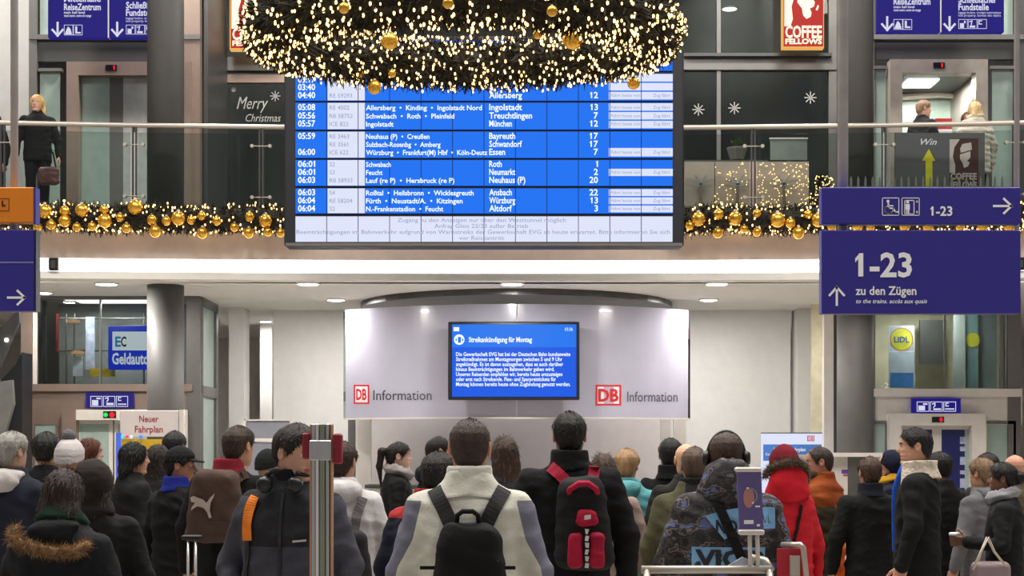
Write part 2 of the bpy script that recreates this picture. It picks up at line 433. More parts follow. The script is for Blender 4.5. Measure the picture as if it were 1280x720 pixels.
def gar_baubles(lst):
    out = []
    for (px, py, r) in lst:
        Y = 19.9; x = PX(px, Y); y = yb(x) - 0.37; out.append((P3(px, py, y), 1.15 * r / F * y))
    return out
bl = [(56, 264, 8), (81, 264, 6), (102, 263, 7.5), (130, 262, 5), (81, 276, 7), (64, 281, 5.5), (96, 284, 5), (115, 283, 5), (131, 276, 8), (150, 272, 5), (169, 259, 8.5), (158, 285, 5.5),
      (190, 275, 6), (194, 289, 7), (208, 276, 5.5), (223, 273, 8), (239, 275, 5), (252, 270, 5), (253, 291, 6.5), (271, 276, 5.5), (293, 284, 5), (312, 271, 5.5), (311, 291, 6), (332, 276, 7.5), (335, 290, 5), (351, 291, 5),
      (47, 284, 5)]
garland('fir_garland', 'fir garland with gold baubles on balcony edge above the cash machine lift', 'garland', gar_curve(PX(-150, 20), PX(372, 20)), 0.19, 4800, 620, gar_baubles(bl))
br = [(873, 274, 8), (898, 268, 6), (919, 273, 8), (897, 291, 6), (946, 267, 5), (972, 275, 8.5), (988, 279, 6), (998, 291, 7), (1023, 275, 8), (946, 290, 5), (930, 286, 4.5), (1010, 268, 5), (862, 282, 5),
      (1040, 284, 5), (1072, 283, 6), (1088, 284, 5), (1131, 283, 6), (1160, 284, 6), (1200, 284, 5), (1228, 284, 6), (1262, 284, 6)]
garland('fir_garland', 'fir garland with gold baubles on balcony edge beside and behind platform sign', 'garland', gar_curve(PX(838, 20), PX(1440, 20)), 0.19, 5200, 780, gar_baubles(br))
# ------------------------------------------------------------------ Christmas light ring hung in front of the board
RC = Vector((PX(579, 13.0), 13.0, EYE + 3.54)); RR, RT = 1.64, 0.25; TLT = R(5.2)
def ring_curve(a):
    th = 2 * math.pi * a; x, y = RR * math.cos(th), RR * math.sin(th); dx, dy = -math.sin(th), math.cos(th)
    return RC + Vector((x, y * math.cos(TLT), y * math.sin(TLT))), Vector((dx, dy * math.cos(TLT), dy * math.sin(TLT)))
rb = []
for (px, py, r, far) in [(323, 41, 8, 0), (344, 42, 5, 0), (357, 36, 6, 0), (354, 59, 9, 0), (376, 61, 8, 1), (487, 51, 11, 1), (716, 49, 13, 1), (672, 43, 6, 1), (450, 91, 6, 2), (468, 109, 9, 2), (490, 92, 5, 2), (762, 97, 6, 2), (792, 104, 8, 2), (560, 4, 7, 3), (690, 14, 7, 3), (430, 10, 7, 3)]:
    Y = {0: 12.72, 1: 13.75, 2: 14.2, 3: 10.95}[far]; rb.append((P3(px, py, Y), r / F * Y))
ring = garland('light_ring', 'huge hanging fir ring covered in warm fairy lights and gold baubles', 'christmas ring', ring_curve, RT, 17000, 3000, rb, needle=0.10, bulb=0.0108)
g = G()
for a in (0.1, 0.4, 0.6, 0.9):
    p = ring_curve(a)[0]; g.tube([p, (RC.x + (p.x - RC.x) * 0.3, RC.y + (p.y - RC.y) * 0.3, 11.5)], 0.006, 6)
g.out('hanging_cables', M_dframe, ring)

# ------------------------------------------------------------------ departure board
BY = 18.0
bd = thing('departure_board', 'large blue departure board listing trains under the light ring', 'departure board', (PX(605, BY), BY, PZ(308, BY)))
pbox(G(), 355, 45, 855, 308, BY + 0.02, 0.32, 0.02).out('housing', mat('board_case', (13, 14, 24), 0.5), bd)
pbox(G(), 357, 303.5, 853, 307, BY - 0.01, 0.05).out('bottom_rim', M_frame, bd)
g = G()
for px in (430, 780): g.tube([P3(px, 60, BY + 0.15), P3(px, -420, BY + 0.15)], 0.02, 8)
g.out('suspension_rods', M_dframe, bd)
M_bblue = emit('board_blue', (6, 112, 242), 1.0); M_bwhite = emit('board_white', (226, 232, 255), 0.95)
M_btext = emit('board_text', (235, 244, 255), 1.15); M_bgrey = emit('board_grey_text', (150, 160, 190), 0.9); M_bdark = emit('board_seam', (10, 40, 120), 0.5)
rows = [(50, 88), (92, 125.5), (128.5, 161.5), (164.5, 197), (200, 232), (235.5, 266.5)]
cx = [369 + i * (841 - 369) / 12 for i in range(13)]
for (y0, y1) in rows:
    for i in range(12): pb('screen_tile', cx[i] + 0.35, y0, cx[i + 1] - 0.35, y1, BY, 0.03, M_bblue, bd)
for i in range(12): pb('screen_tile', cx[i] + 0.35, 270.5, cx[i + 1] - 0.35, 302, BY, 0.03, M_bwhite, bd)
# train number column and remark strips are white fields
wh = []
for k, (y0, y1) in enumerate(rows[1:]): wh.append((409.5, y0, 456, y1))
for (y0, y1) in rows[1:3]:
    h = (y1 - y0) / 3
    for j in range(3): wh.append((761, y0 + j * h + 0.5, 841, y0 + (j + 1) * h - 1.2))
wh += [(761, 185, 841, 195.5), (761, 211, 841, 220)]
for j in range(3): wh.append((761, 236.5 + j * 10.2, 841, 245 + j * 10.2))
for w_ in wh: ink('white_field', [rect(*w_)], BY - 0.004, M_bwhite, bd)
sm = []
for k in range(1, 12): sm.append(rect(cx[k] - 0.45, 92, cx[k] + 0.45, 302))
ink('tile_seams', sm, BY - 0.006, M_bdark, bd)
T = [(104, '03:17', '', '', ''), (113.5, '03:40', '', '', ''), (123.5, '04:40', '', 'Allersberg', '12'),
     (138.5, '05:08', 'Allersberg  •  Kinding  •  Ingolstadt Nord', 'Ingolstadt', '13'), (149, '05:56', 'Schwabach  •  Roth  •  Pleinfeld', 'Treuchtlingen', '7'), (159, '05:57', 'Ingolstadt', 'München', '12'),
     (174.5, '05:59', 'Neuhaus (P)  •  Creußen', 'Bayreuth', '17'), (184.5, '', 'Sulzbach-Rosenbg  •  Amberg', 'Schwandorf', '17'), (194.5, '06:00', 'Würzburg  •  Frankfurt(M) Hbf  •  Köln-Deutz', 'Essen', '7'),
     (209.5, '06:01', 'Schwabach', 'Roth', '1'), (219.5, '06:01', 'Feucht', 'Neumarkt', '2'), (229.5, '06:03', 'Lauf (re P)  •  Hersbruck (re P)', 'Neuhaus (P)', '20'),
     (245, '06:03', 'Roßtal  •  Heilsbronn  •  Wicklesgreuth', 'Ansbach', '22'), (255, '06:04', 'Fürth  •  Neustadt/A.  •  Kitzingen', 'Würzburg', '13'), (265, '06:04', 'N.-Frankenstadion  •  Feucht', 'Altdorf', '3')]
TY = BY - 0.010
for (y, tm, via, dst, pl) in T:
    yy = y - 0.9
    if tm: text('time_lettering', tm, 372.5, yy, 7.6, TY, M_btext, bd, w=21.5, bold=0.022)
    if via: text('via_lettering', via, 457.5, yy, 6.0, TY, M_btext, bd, w=len(via) * 3.45, bold=0.02)
    if dst: text('destination_lettering', dst, 611.5, yy, 7.6, TY, M_btext, bd, w=len(dst) * 4.2 - 1, bold=0.02)
    if pl: text('platform_lettering', pl, 747.5, yy, 7.6, TY, M_btext, bd, bold=0.02, align='R')
nums = ['', '', 'RE 59293', 'RE 4002', 'RB 58752', 'ICE 822', 'RE 3463', 'RE 3561', 'ICE 622', 'S2', 'S3', 'RB 58933', 'S4', 'RE 58204', 'S2']
for (y, *_), nm in zip(T, nums):
    if nm: text('number_lettering', nm, 412, y - 1.5, 5.2, TY, M_bgrey, bd, bold=0.0)
for y in (123.5, 138.5, 149, 159, 194.5, 219.5, 245, 255, 265):
    text('remark_lettering', 'Fährt heute von          Zug fährt', 764, y - 2.4, 4.0, TY, M_bgrey, bd, w=74)
for y, s, x0, w in ((277.5, 'Zugang zu den Anzeigen nur über den Westtunnel möglich', 497, 210), (284.8, 'Anfrag Gleis 22/23 außer Betrieb', 543, 117),
                    (292.3, 'Beeinträchtigungen im Bahnverkehr aufgrund von Warnstreiks der Gewerkschaft EVG ab heute erwartet. Bitte informieren Sie sich', 370.5, 467), (299.8, 'vor Reiseantritt', 574, 56)):
    text('notice_lettering', s, x0, y, 5.0, TY, M_bgrey, bd, w=w)

# ------------------------------------------------------------------ information desk: dark ceiling ring, curved panel, screen
KC = (PX(646, 22), 25.88); KR = 3.88
kx0, kx1 = PX(430, 23.05), PX(862, 23.05)
def ky(x): return KC[1] - math.sqrt(max(0.05, KR * KR - (x - KC[0]) ** 2))
kt = thing('information_desk', 'curved grey information desk canopy with red logos in front of the white wall', 'information desk', (KC[0], 23.2, 0))
M_kpanel = mat('kiosk_panel', (178, 176, 192), 0.22, noise=0.04, nscale=2.5, coat=0.3)
def arcwall(x0, x1, z0, z1, th, n=24, off=0.0):
    V = []; Fc = []; xs = np.linspace(x0, x1, n + 1)
    for x in xs:
        y = ky(x) + off; V += [(x, y, z0), (x, y + th, z0), (x, y + th, z1), (x, y, z1)]
    for i in range(n):
        a, b = i * 4, i * 4 + 4
        for k in range(4): Fc.append((a + k, b + k, b + (k + 1) % 4, a + (k + 1) % 4))
    Fc += [(0, 1, 2, 3), (len(V) - 1, len(V) - 2, len(V) - 3, len(V) - 4)]
    return V, Fc
for a, b in ((kx0 + 0.03, KC[0] - 0.006), (KC[0] + 0.006, kx1 - 0.03)):
    obj('curved_panel', *arcwall(a, b, 2.09, 3.735, 0.05), M_kpanel, kt)
obj('panel_lip', *arcwall(kx0, kx1, 2.075, 2.10, 0.09, off=-0.02), M_lmetal, kt)
for a, b in ((kx0 - 0.005, kx0 + 0.03), (kx1 - 0.03, kx1 + 0.005)): obj('glass_edge', *arcwall(a, b, 2.08, 3.735, 0.05, 2), glass('edge_glass', (210, 215, 225), 1.0), kt)
dz = G().lathe([(2.36, 3.80), (2.42, 3.80), (2.42, CEZ - 0.002), (2.36, CEZ - 0.002)], (KC[0], 23.72, 0), 48)
dz.out('ceiling_ring', mat('ring_dark', (70, 68, 66), 0.35, metal=0.4), kt, smooth=False)
G().lathe([(2.36, 3.865), (2.36, CEZ - 0.004)], (KC[0], 23.72, 0), 48).out('dark_ceiling_disc', mat('disc_dark', (58, 56, 54), 0.5), kt)
# hanging glints, posts, lower wall, counter
for x0, x1 in ((435, 444), (446, 464), (826, 838), (842, 858)):
    g = G(); Y = 23.5; g.box(PX(x0, Y), PX(x1, Y), Y, Y + 0.08, 0, 2.12); g.out('post', M_frame if x1 - x0 < 11 else M_lmetal, kt)
pbox(G(), 466, 520, 824, 800, 24.55, 0.12).out('rear_panel', mat('kiosk_rear', (214, 206, 206), 0.6, noise=0.03), kt)
V, Fc = arcwall(kx0 + 0.4, kx1 - 0.4, 0.0, 1.05, 0.5); obj('counter_front', V, Fc, M_lmetal, kt)
V, Fc = arcwall(kx0 + 0.35, kx1 - 0.35, 1.05, 1.10, 0.62, off=-0.05); obj('counter_top', V, Fc, M_dframe, kt)
for lx in (-1.5, 0, 1.5):  # unseen lamps added behind the panel to lift the rear wall
    G().lathe([(.12, 3.83), (.12, 3.86)], (KC[0] + lx, 23.6, 0), 16).out('added_inner_lamp', M_lit, kt); area_light('added_desk_lamp', (KC[0] + lx, 23.6, 3.80), .2, 34, (1, .95, .92))
# lettering and logos on the curved face
KF = lambda x: ky(x) - 0.006
def dblogo(x0, y0, x1, y1, w):
    ink('logo_frame', [rect(x0, y0, x1, y0 + w), rect(x0, y1 - w, x1, y1), rect(x0, y0 + w, x0 + w, y1 - w), rect(x1 - w, y0 + w, x1, y1 - w)], 22, M_red, kt, KF)
    ink('logo_field', [rect(x0 + w, y0 + w, x1 - w, y1 - w)], 22, M_ink, kt, lambda x: ky(x) - 0.003)
    text('logo_lettering', 'DB', (x0 + x1) / 2, y1 - 5.5, (y1 - y0) - 11, 22, M_red, kt, w=(x1 - x0) - 6.5, bold=0.035, align='C', Yf=KF)
dblogo(442, 481, 461.5, 505, 2.0); dblogo(744.5, 481, 776.5, 507, 2.4)
text('desk_lettering', 'Information', 466.5, 500, 12.2, 22, M_textgrey, kt, w=73, Yf=KF, bold=0.004)
text('desk_lettering', 'Information', 784, 502, 12.5, 22, M_textgrey, kt, w=63, Yf=KF, bold=0.004)
# screen
SY = 21.78
sc = thing('information_screen', 'blue strike announcement screen mounted on the curved information panel', 'screen', (PX(642, SY), SY, PZ(500, SY)))
pbox(G(), 560, 402, 724.5, 500, SY + 0.01, 0.12, 0.012).out('bezel', mat('screen_bezel', (26, 26, 34), 0.4), sc)
M_sblue = emit('screen_blue', (4, 88, 226), 1.0); M_sblue2 = emit('screen_blue_top', (24, 116, 238), 1.0)
pb('display', 565, 405.5, 720.5, 496, SY, 0.02, M_sblue, sc)
ink('title_band', [rect(565, 405.5, 720.5, 434)], SY - 0.003, M_sblue2, sc)
ink('badge', [disc(574, 424.5, 6.6, 20)], SY - 0.006, M_btext, sc); ink('badge_mark', [rect(572.4, 421, 576.2, 428.5), rect(569.5, 423.3, 571, 426.3), rect(577.4, 423.3, 579, 426.3)], SY - 0.008, M_sblue2, sc)
text('title_lettering', 'Streikankündigung für Montag', 586, 427.5, 6.2, SY - 0.006, M_btext, sc, w=79, bold=0.025)
text('clock_lettering', '03:36', 706, 413.5, 4.0, SY - 0.006, M_btext, sc, w=10); ink('small_logo', [rect(567, 409, 574, 414)], SY - 0.006, M_btext, sc)
for k, (s, w) in enumerate((('Die Gewerkschaft EVG hat bei der Deutschen Bahn bundesweite', 143), ('Streikmaßnahmen am Montagmorgen zwischen 5 und 9 Uhr', 133), ('angekündigt. Es ist davon auszugehen, dass es auch darüber', 134),
                            ('hinaus Beeinträchtigungen im Bahnverkehr geben wird.', 123), ('Unseren Reisenden empfehlen wir, bereits heute umzusteigen', 133), ('oder erst nach Streikende. Flex- und Sparpreistickets für', 125), ('Montag können bereits heute ohne Zugbindung genutzt werden.', 143))):
    text('body_lettering', s, 570, 445 + k * 6.25, 4.7, SY - 0.006, M_btext, sc, w=w, bold=0.018)

# ------------------------------------------------------------------ suspended platform signs
def arrow(cx, cy, s, d, w):
    if d == 'R': return stroke([(cx - s, cy), (cx + s, cy)], w) + stroke([(cx + s * 0.15, cy - s * .8), (cx + s, cy), (cx + s * 0.15, cy + s * .8)], w)
    if d == 'U': return stroke([(cx, cy + s), (cx, cy - s)], w) + stroke([(cx - s * .8, cy - s * 0.1), (cx, cy - s), (cx + s * .8, cy - s * 0.1)], w)
    return stroke([(cx, cy - s), (cx, cy + s)], w) + stroke([(cx - s * .8, cy + s * 0.1), (cx, cy + s), (cx + s * .8, cy + s * 0.1)], w)
def boxline(x0, y0, x1, y1, w): return [rect(x0, y0, x1, y0 + w), rect(x0, y1 - w, x1, y1), rect(x0, y0, x0 + w, y1), rect(x1 - w, y0, x1, y1)]
GY = 11.0
st = thing('platform_sign', 'two-panel blue platform sign 1-23 hanging on steel poles', 'sign', (PX(1151, GY), GY, PZ(392, GY)))
for (y0, y1) in ((234, 280), (287.5, 392)):
    p = pbox(G(), 1027, y0, 1276, y1, GY, 0.10, 0.006).out('sign_panel', M_purple, st)
g = G()
for px in (1053.5, 1271): g.tube([P3(px, 380, GY + 0.13), P3(px, -900, GY + 0.13)], 0.040 if px < 1100 else 0.02, 12)
g.out('support_poles', mat('pole_grey', (172, 167, 168), 0.5), st, smooth=True)
gy = GY - 0.004
ink('arrow', arrow(1253.5, 257.5, 11, 'R', 2.8), gy, M_ink, st)
ink('arrow', arrow(1046, 370, 11, 'U', 2.8), gy, M_ink, st)
wc = boxline(1102.5, 247, 1124, 269.5, 0.9) + [disc(1110, 251.5, 1.9)] + stroke([(1110.3, 254), (1111, 260), (1117, 260.5), (1119.5, 265.5), (1122, 264.8)], 1.8) + stroke([(1111, 257), (1116, 257.3)], 1.5) + stroke(arcp(1111, 262.3, 5.0, 15, 250, 14), 1.3)
ink('wheelchair_pictogram', wc, gy, M_ink, st)
lf = boxline(1127, 247, 1149.5, 269.5, 0.9) + boxline(1130.5, 250, 1143, 268, 1.0) + [disc(1134.5, 252.5, 1.9)] + [rect(1132, 255, 1137.2, 262), rect(1132.8, 262, 1134.4, 267.5), rect(1135, 262, 1136.6, 267.5)] + [[(1145, 253), (1147.5, 253), (1146.2, 250)], [(1145, 264), (1146.2, 267), (1147.5, 264)]]
ink('lift_pictogram', lf, gy, M_ink, st)
text('small_number_lettering', '1-23', 1163, 269.5, 11.5, gy, M_ink, st, w=27.5, bold=0.022)
text('number_lettering', '1-23', 1069, 345.5, 29, gy, M_ink, st, w=71, bold=0.025)
text('direction_lettering', 'zu den Zügen', 1069.5, 368.5, 10.5, gy, M_ink, st, w=76, bold=0.02)
text('translation_lettering', 'to the trains. accès aux quais', 1070, 379, 5.2, gy, M_ink, st, w=89, shear=0.25, bold=0.01)

st = thing('platform_sign', 'blue and orange hanging sign with white right arrow beside the escalator', 'sign', (PX(-20, GY), GY, PZ(389, GY)))
M_or = mat('sign_orange', (214, 122, 10), 0.5, noise=0.03)
pbox(G(), -90, 234, 42, 278, GY, 0.10, 0.006).out('orange_panel', M_or, st)
pbox(G(), -90, 287, 43, 389, GY, 0.10, 0.006).out('sign_panel', M_purple, st)
pbox(G(), 42.3, 234, 44.5, 280, GY, 0.1).out('panel_edge', M_purple, st); pbox(G(), 43.2, 287, 45, 389, GY, 0.1).out('panel_edge', M_black, st)
g = G(); g.tube([P3(18, 380, GY + 0.13), P3(18, -900, GY + 0.13)], 0.028, 12); g.tube([P3(-70, 380, GY + 0.13), P3(-70, -900, GY + 0.13)], 0.028, 12)
g.out('support_poles', _M['pole_grey'], st, smooth=True)
ink('arrow', arrow(20.5, 372, 10.5, 'R', 2.8), gy, M_ink, st); ink('divider_line', [rect(-90, 327, 42, 329)], gy, mat('sign_line', (120, 115, 170), 0.5), st)
ink('locker_pictogram', boxline(-6, 248, 11.5, 264, 0.8) + [rect(2, 251, 4, 258), rect(4, 256, 7, 258)], gy, M_black, st)

def infosign(x0, x1, yb_, flip, label):
    Y = 20.9
    t = thing('information_sign', label, 'sign', (PX((x0 + x1) / 2, Y), Y, PZ(yb_, Y)))
    mid = (x0 + x1) / 2
    for a, b in ((x0, mid - 0.8), (mid + 0.8, x1)): pbox(G(), a, -48, b, yb_, Y, 0.12).out('lit_panel', M_purple2, t)
    pbox(G(), mid - 0.8, -48, mid + 0.8, yb_, Y - 0.002, 0.12).out('divider', M_lmetal, t)
    y = Y - 0.004; d = yb_ - 40
    for ax in (x0 + 12, mid + 11): ink('arrow', arrow(ax, 29.5 + d, 8, 'D', 2.6), y, M_inklit, t)
    text('lettering', 'Mittelhalle', x0 + 20, -5 + d, 8, y, M_inklit, t, w=46, bold=0.025)
    text('lettering', 'ReiseZentrum', x0 + 20, 5.6 + d, 8, y, M_inklit, t, w=46, bold=0.025)
    text('lettering', 'Basement', mid + 22, -13 + d, 8, y, M_inklit, t, w=36, bold=0.025)
    text('lettering', 'Schließfächer', mid + 22, 3.4 + d, 8, y, M_inklit, t, w=48, bold=0.025)
    text('lettering', 'Fundstelle', mid + 22, 12.6 + d, 8, y, M_inklit, t, w=38, bold=0.025)
    for k, w in ((0, 26), (1, 34)): text('small_lettering', ('main hall level', 'travel centre. centre de voyage')[k], x0 + 20, 10 + k * 4 + d, 3, y, M_inklit, t, w=w, bold=0.02)
    for k in (0, 1): text('small_lettering', ('luggage lockers. consigne automatique', 'lost property. bureau des objets')[k], mid + 22, 17 + k * 3.6 + d, 2.8, y, M_inklit, t, w=53)
    px = boxline(x0 + 20, 24 + d, x0 + 31.5, 37 + d, .6) + boxline(x0 + 31.5, 24 + d, x0 + 43, 37 + d, .6) + [[(x0 + 21, 36 + d), (x0 + 30, 36 + d), (x0 + 28, 29 + d), (x0 + 25, 26 + d), (x0 + 23, 30 + d)], rect(x0 + 34, 26 + d, x0 + 36.5, 33 + d), rect(x0 + 34, 33 + d, x0 + 41, 35 + d)]
    for q in range(3):
        a = mid + 22 + q * 12; px += boxline(a, 24 + d, a + 11.5, 36 + d, .6) + ([rect(a + 2, 29 + d, a + 7, 35 + d), rect(a + 7, 26 + d, a + 9, 29 + d)] if q == 0 else stroke([(a + 2, 27 + d), (a + 5, 26 + d), (a + 4, 31 + d)], 1.2) + [rect(a + 2, 32 + d, a + 9, 34.5 + d)] if q == 1 else stroke([(a + 5, 26 + d), (a + 2, 26 + d), (a + 2, 30 + d), (a + 5, 30 + d)], 1.2))
    for po in (px,): ink('pictograms', po, y, M_inklit, t)['kind'] = 'stuff'
    g = G()
    for a in (x0 + 20, x1 - 20): g.tube([P3(a, -40, Y + 0.08), P3(a, -300, Y + 0.08)], 0.02, 8)
    g.out('suspension_rods', M_dframe, t)
infosign(60, 211, 47, 0, 'lit blue travel centre sign with arrows beside the blonde woman on balcony')
infosign(1097, 1255, 40, 1, 'lit blue travel centre sign above the open lift on balcony')

# ------------------------------------------------------------------ lifts
LY = 22.4
def picto_sign(x0, y0, x1, y1, label):
    Y = LY - 0.12; t = thing('pictogram_sign', label, 'sign', (PX((x0 + x1) / 2, Y), Y, PZ(y1, Y)))
    pbox(G(), x0, y0, x1, y1, Y, 0.06).out('panel', M_purple2, t)
    w = (x1 - x0 - 14) / 3; L = []
    for q in range(3):
        a = x0 + 6 + q * (w + 1); L += boxline(a, y0 + 4, a + w, y1 - 1.5, 0.8)
        L += [rect(a + 2, y0 + 9, a + w * .65, y1 - 3), rect(a + w * .5, y0 + 6, a + w * .85, y0 + 8)] if q == 0 else stroke([(a + 3, y0 + 7), (a + 6, y0 + 6), (a + 6, y0 + 9), (a + 4.5, y0 + 11)], 1.3) + [rect(a + 4, y0 + 12.5, a + w - 2, y1 - 3.5)] if q == 1 else stroke([(a + 6, y0 + 6), (a + 3, y0 + 6), (a + 3, y0 + 9.5), (a + 6, y0 + 9.5)], 1.2) + [rect(a + 2, y1 - 5.5, a + w - 2, y1 - 4)]
    ink('pictograms', L, Y - 0.004, M_inklit, t)['kind'] = 'stuff'
M_bk = mat('lift_back', (150, 152, 148), 0.5)
M_disp = mat('display_black', (14, 10, 12), 0.3); M_digit = emit('display_red', (255, 20, 40), 1.6); M_digitg = emit('display_green', (40, 220, 90), 1.2)

# lower left lift, bronze frame
t = thing('glass_lift', 'bronze framed glass lift behind the column with reflected cash machine sign built inside', 'lift', (PX(140, LY), LY, 0))
for (x0, x1) in ((26, 40), (233, 250)): pbox(G(), x0, 370, x1, 755, LY, 0.14).out('post', M_brown if x0 < 100 else M_frame, t)
pbox(G(), 40, 369, 233, 374, LY, 0.12).out('top_rail', M_frame, t)
pbox(G(), 34, 480, 240, 489, LY - 0.03, 0.16).out('transom', M_brown, t)
pbox(G(), 34, 489, 240, 531, LY + 0.02, 0.1).out('header_panel', M_brown, t)
for (x0, x1) in ((41, 46), (124, 126)): pbox(G(), x0, 374, x1, 480, LY + 0.02, 0.05).out('mullion', M_lmetal if x0 < 50 else M_frame, t)
for (x0, x1) in ((46, 124), (126, 233)): pbox(G(), x0, 374, x1, 480, LY + 0.03, 0.012).out('glass_pane', M_glass_d, t)
for (x0, x1) in ((40, 77), (225, 234)): pbox(G(), x0, 531, x1, 755, LY + 0.03, 0.03).out('side_pane', M_green, t)
for (x0, x1) in ((38, 43), (70, 78)): pbox(G(), x0, 528, x1, 755, LY - 0.01, 0.08).out('side_frame', M_brown, t)
pt = pbox(G(), 77, 512, 95, 755, LY - 0.16, 0.2).out('portal', M_brown, t); pbox(G(), 213, 512, 232, 755, LY - 0.16, 0.2).out('portal', M_lmetal, t)
pbox(G(), 95, 512, 213, 525, LY - 0.16, 0.2).out('lintel', M_lmetal, t)
pbox(G(), 129, 514, 145, 522.5, LY - 0.168, 0.01).out('floor_display', M_disp, t)
ink('green_signal', [disc(132, 518.5, 2.8)], LY - 0.172, M_digitg, t); ink('red_signal', [disc(140, 518.5, 3.2)], LY - 0.172, M_digit, t)
for (x0, x1) in ((95, 141), (143, 213)):
    dl = pbox(G(), x0, 525, x1, 755, LY + 0.0, 0.04).out('door_leaf', M_lmetal, t)
    pbox(G(), x0 + 5, 530, x1 - 5, 755, LY - 0.004, 0.03).out('pane', M_green, dl)
G().box(PX(41,LY), PX(248,LY), LY+1.3, LY+1.34, 0, CEZ).out('rear_wall', M_bk, t)
# receding side of the shaft
xs = PX(250, LY)
for (y0, y1) in ((LY + 0.1, LY + 0.25), (23.65, 23.8)): G().box(xs - 0.1, xs, y0, y1, 0, CEZ).out('side_post', M_frame, t)
for z0, z1 in ((CEZ - 0.12, CEZ), (2.42, 2.58), (0, 0.15)): G().box(xs - 0.1, xs, LY + 0.2, 23.7, z0, z1).out('side_rail', M_frame, t)
G().box(xs - 0.06, xs - 0.04, LY + 0.2, 23.7, 2.58, CEZ - 0.12).out('side_glass', M_green, t)
G().box(xs - 0.06, xs - 0.04, LY + 0.2, 23.7, 0.15, 2.42).out('side_glass', M_green, t)
area_light('added_cabin_beam', (PX(140, LY), LY + .28, CEZ - .1), .4, 45, (1, .97, .9))  # unseen lamp, light and panel, added to brighten the interior behind the glass
G().box(PX(90, LY), PX(190, LY), LY + .2, LY + .5, CEZ - .06, CEZ - .03).out('cabin_glow', M_lit, t)
picto_sign(107, 491, 166, 510, 'small blue pictogram sign over the bronze lift door')

# reflected cash machine sign built as a lit box, display rack behind the glass
t = thing('cash_machine_reflection', 'blue and white cash machine sign reflection built behind lift glass', 'sign', (PX(165, LY + .4), LY + .4, PZ(462, LY + .4)))
CY = LY + 0.4
pbox(G(), 135, 407, 206, 462, CY, 0.1, 0.01).out('reflected_box', emit('atm_blue', (24, 60, 235), 1.1), t)
ink('white_field', [rect(140.5, 414.5, 200, 438)], CY - 0.004, emit('atm_white', (245, 250, 255), 1.3), t)
text('logo_lettering', 'E', 144, 433, 12, CY - 0.008, emit('atm_cyan', (20, 150, 200), 1), t, w=7, bold=.03); text('logo_lettering', 'C', 151, 433, 12, CY - 0.008, emit('atm_dark', (60, 40, 60), 1), t, w=7, bold=.03)
text('lettering', 'Geldautomat', 140, 455, 13.5, CY - 0.006, _M['atm_white'], t, w=96 * .68, bold=0.03)
t = thing('display_rack', 'steel display rack with warm reflections built as lamps and hanging banner behind lift glass', 'rack', (PX(100, CY), CY + .25, PZ(480, CY)))
g = G(); Y = CY + 0.25
for y in (398, 438): g.tube([P3(70, y, Y), P3(185, y, Y)], 0.015, 8)
for x in (83, 93, 180): g.tube([P3(x, 392, Y), P3(x, 482, Y)], 0.014, 8)
g.out('frame', M_frame, t)
for (x, y) in ((92, 399), (97, 438)):
    G().lathe([(0.03, 0.0), (0.10, -0.02), (0.10, -0.05), (0.02, -0.055)], P3(x, y, Y - 0.1), 12).out('warm_reflection', emit('warm_reflection', (255, 190, 130), 1.1), t)  # warm reflections in the glass, built as small glowing lamps
pbox(G(), 107, 396, 118, 462, Y - 0.06, 0.02).out('banner', mat('banner', (176, 182, 205), 0.6, noise=0.25, nscale=14), t)
pbox(G(), 91, 446, 103, 470, Y - 0.06, 0.02).out('poster', mat('rack_poster', (200, 205, 214), 0.6), t)
pbox(G(), 112, 460, 140, 470, Y - 0.1, 0.2).out('yellow_tray', mat('tray_yellow', (196, 168, 40), 0.5), t)
pbox(G(), 70, 392, 73, 440, Y - 0.05, 0.02).out('red_banner', mat('banner_red', (112, 30, 28), 0.6), t)
pbox(G(), 53, 374, 57, 480, Y + 0.1, 0.05).out('dark_upright', M_dframe, t)

# new timetable board and yellow poster
TYb = 20.2
t = thing('timetable_board', 'pale board reading Neuer Fahrplan above a yellow poster', 'sign board', (PX(186, TYb), TYb, 0))
pbox(G(), 150, 513, 223, 546, TYb, 0.05, 0.006).out('header_board', mat('board_pale', (206, 196, 194), 0.6, noise=0.03), t)
M_maroon = mat('maroon_ink', (150, 40, 60), 0.5)
text('lettering', 'Neuer', 186, 527.5, 8, TYb - 0.004, M_maroon, t, w=24, bold=0.015, align='C'); text('lettering', 'Fahrplan', 186, 540.5, 8, TYb - 0.004, M_maroon, t, w=35, bold=0.015, align='C')
pbox(G(), 152, 549, 216, 640, TYb + 0.01, 0.03).out('yellow_poster', mat('poster_yellow', (196, 158, 20), 0.6, noise=0.1), t)
pbox(G(), 224, 512, 229, 760, TYb, 0.06).out('upright', M_lmetal, t); pbox(G(), 144, 545, 148, 760, TYb, 0.06).out('upright', M_lmetal, t)
pbox(G(), 145, 541, 151, 600, TYb - 0.02, 0.02).out('blue_light_edge', emit('blue_edge', (90, 120, 240), 0.8), t)
for k, (px, c) in enumerate(((153, (60, 220, 230)), (164, (255, 240, 220)), (176, (90, 120, 255)), (159, (240, 70, 80)))):
    G().ball(P3(px, 546, TYb - 0.03), 0.022, 8, 6).out('coloured_lamp', emit('lamp_c%d' % k, c, 1.3), t)

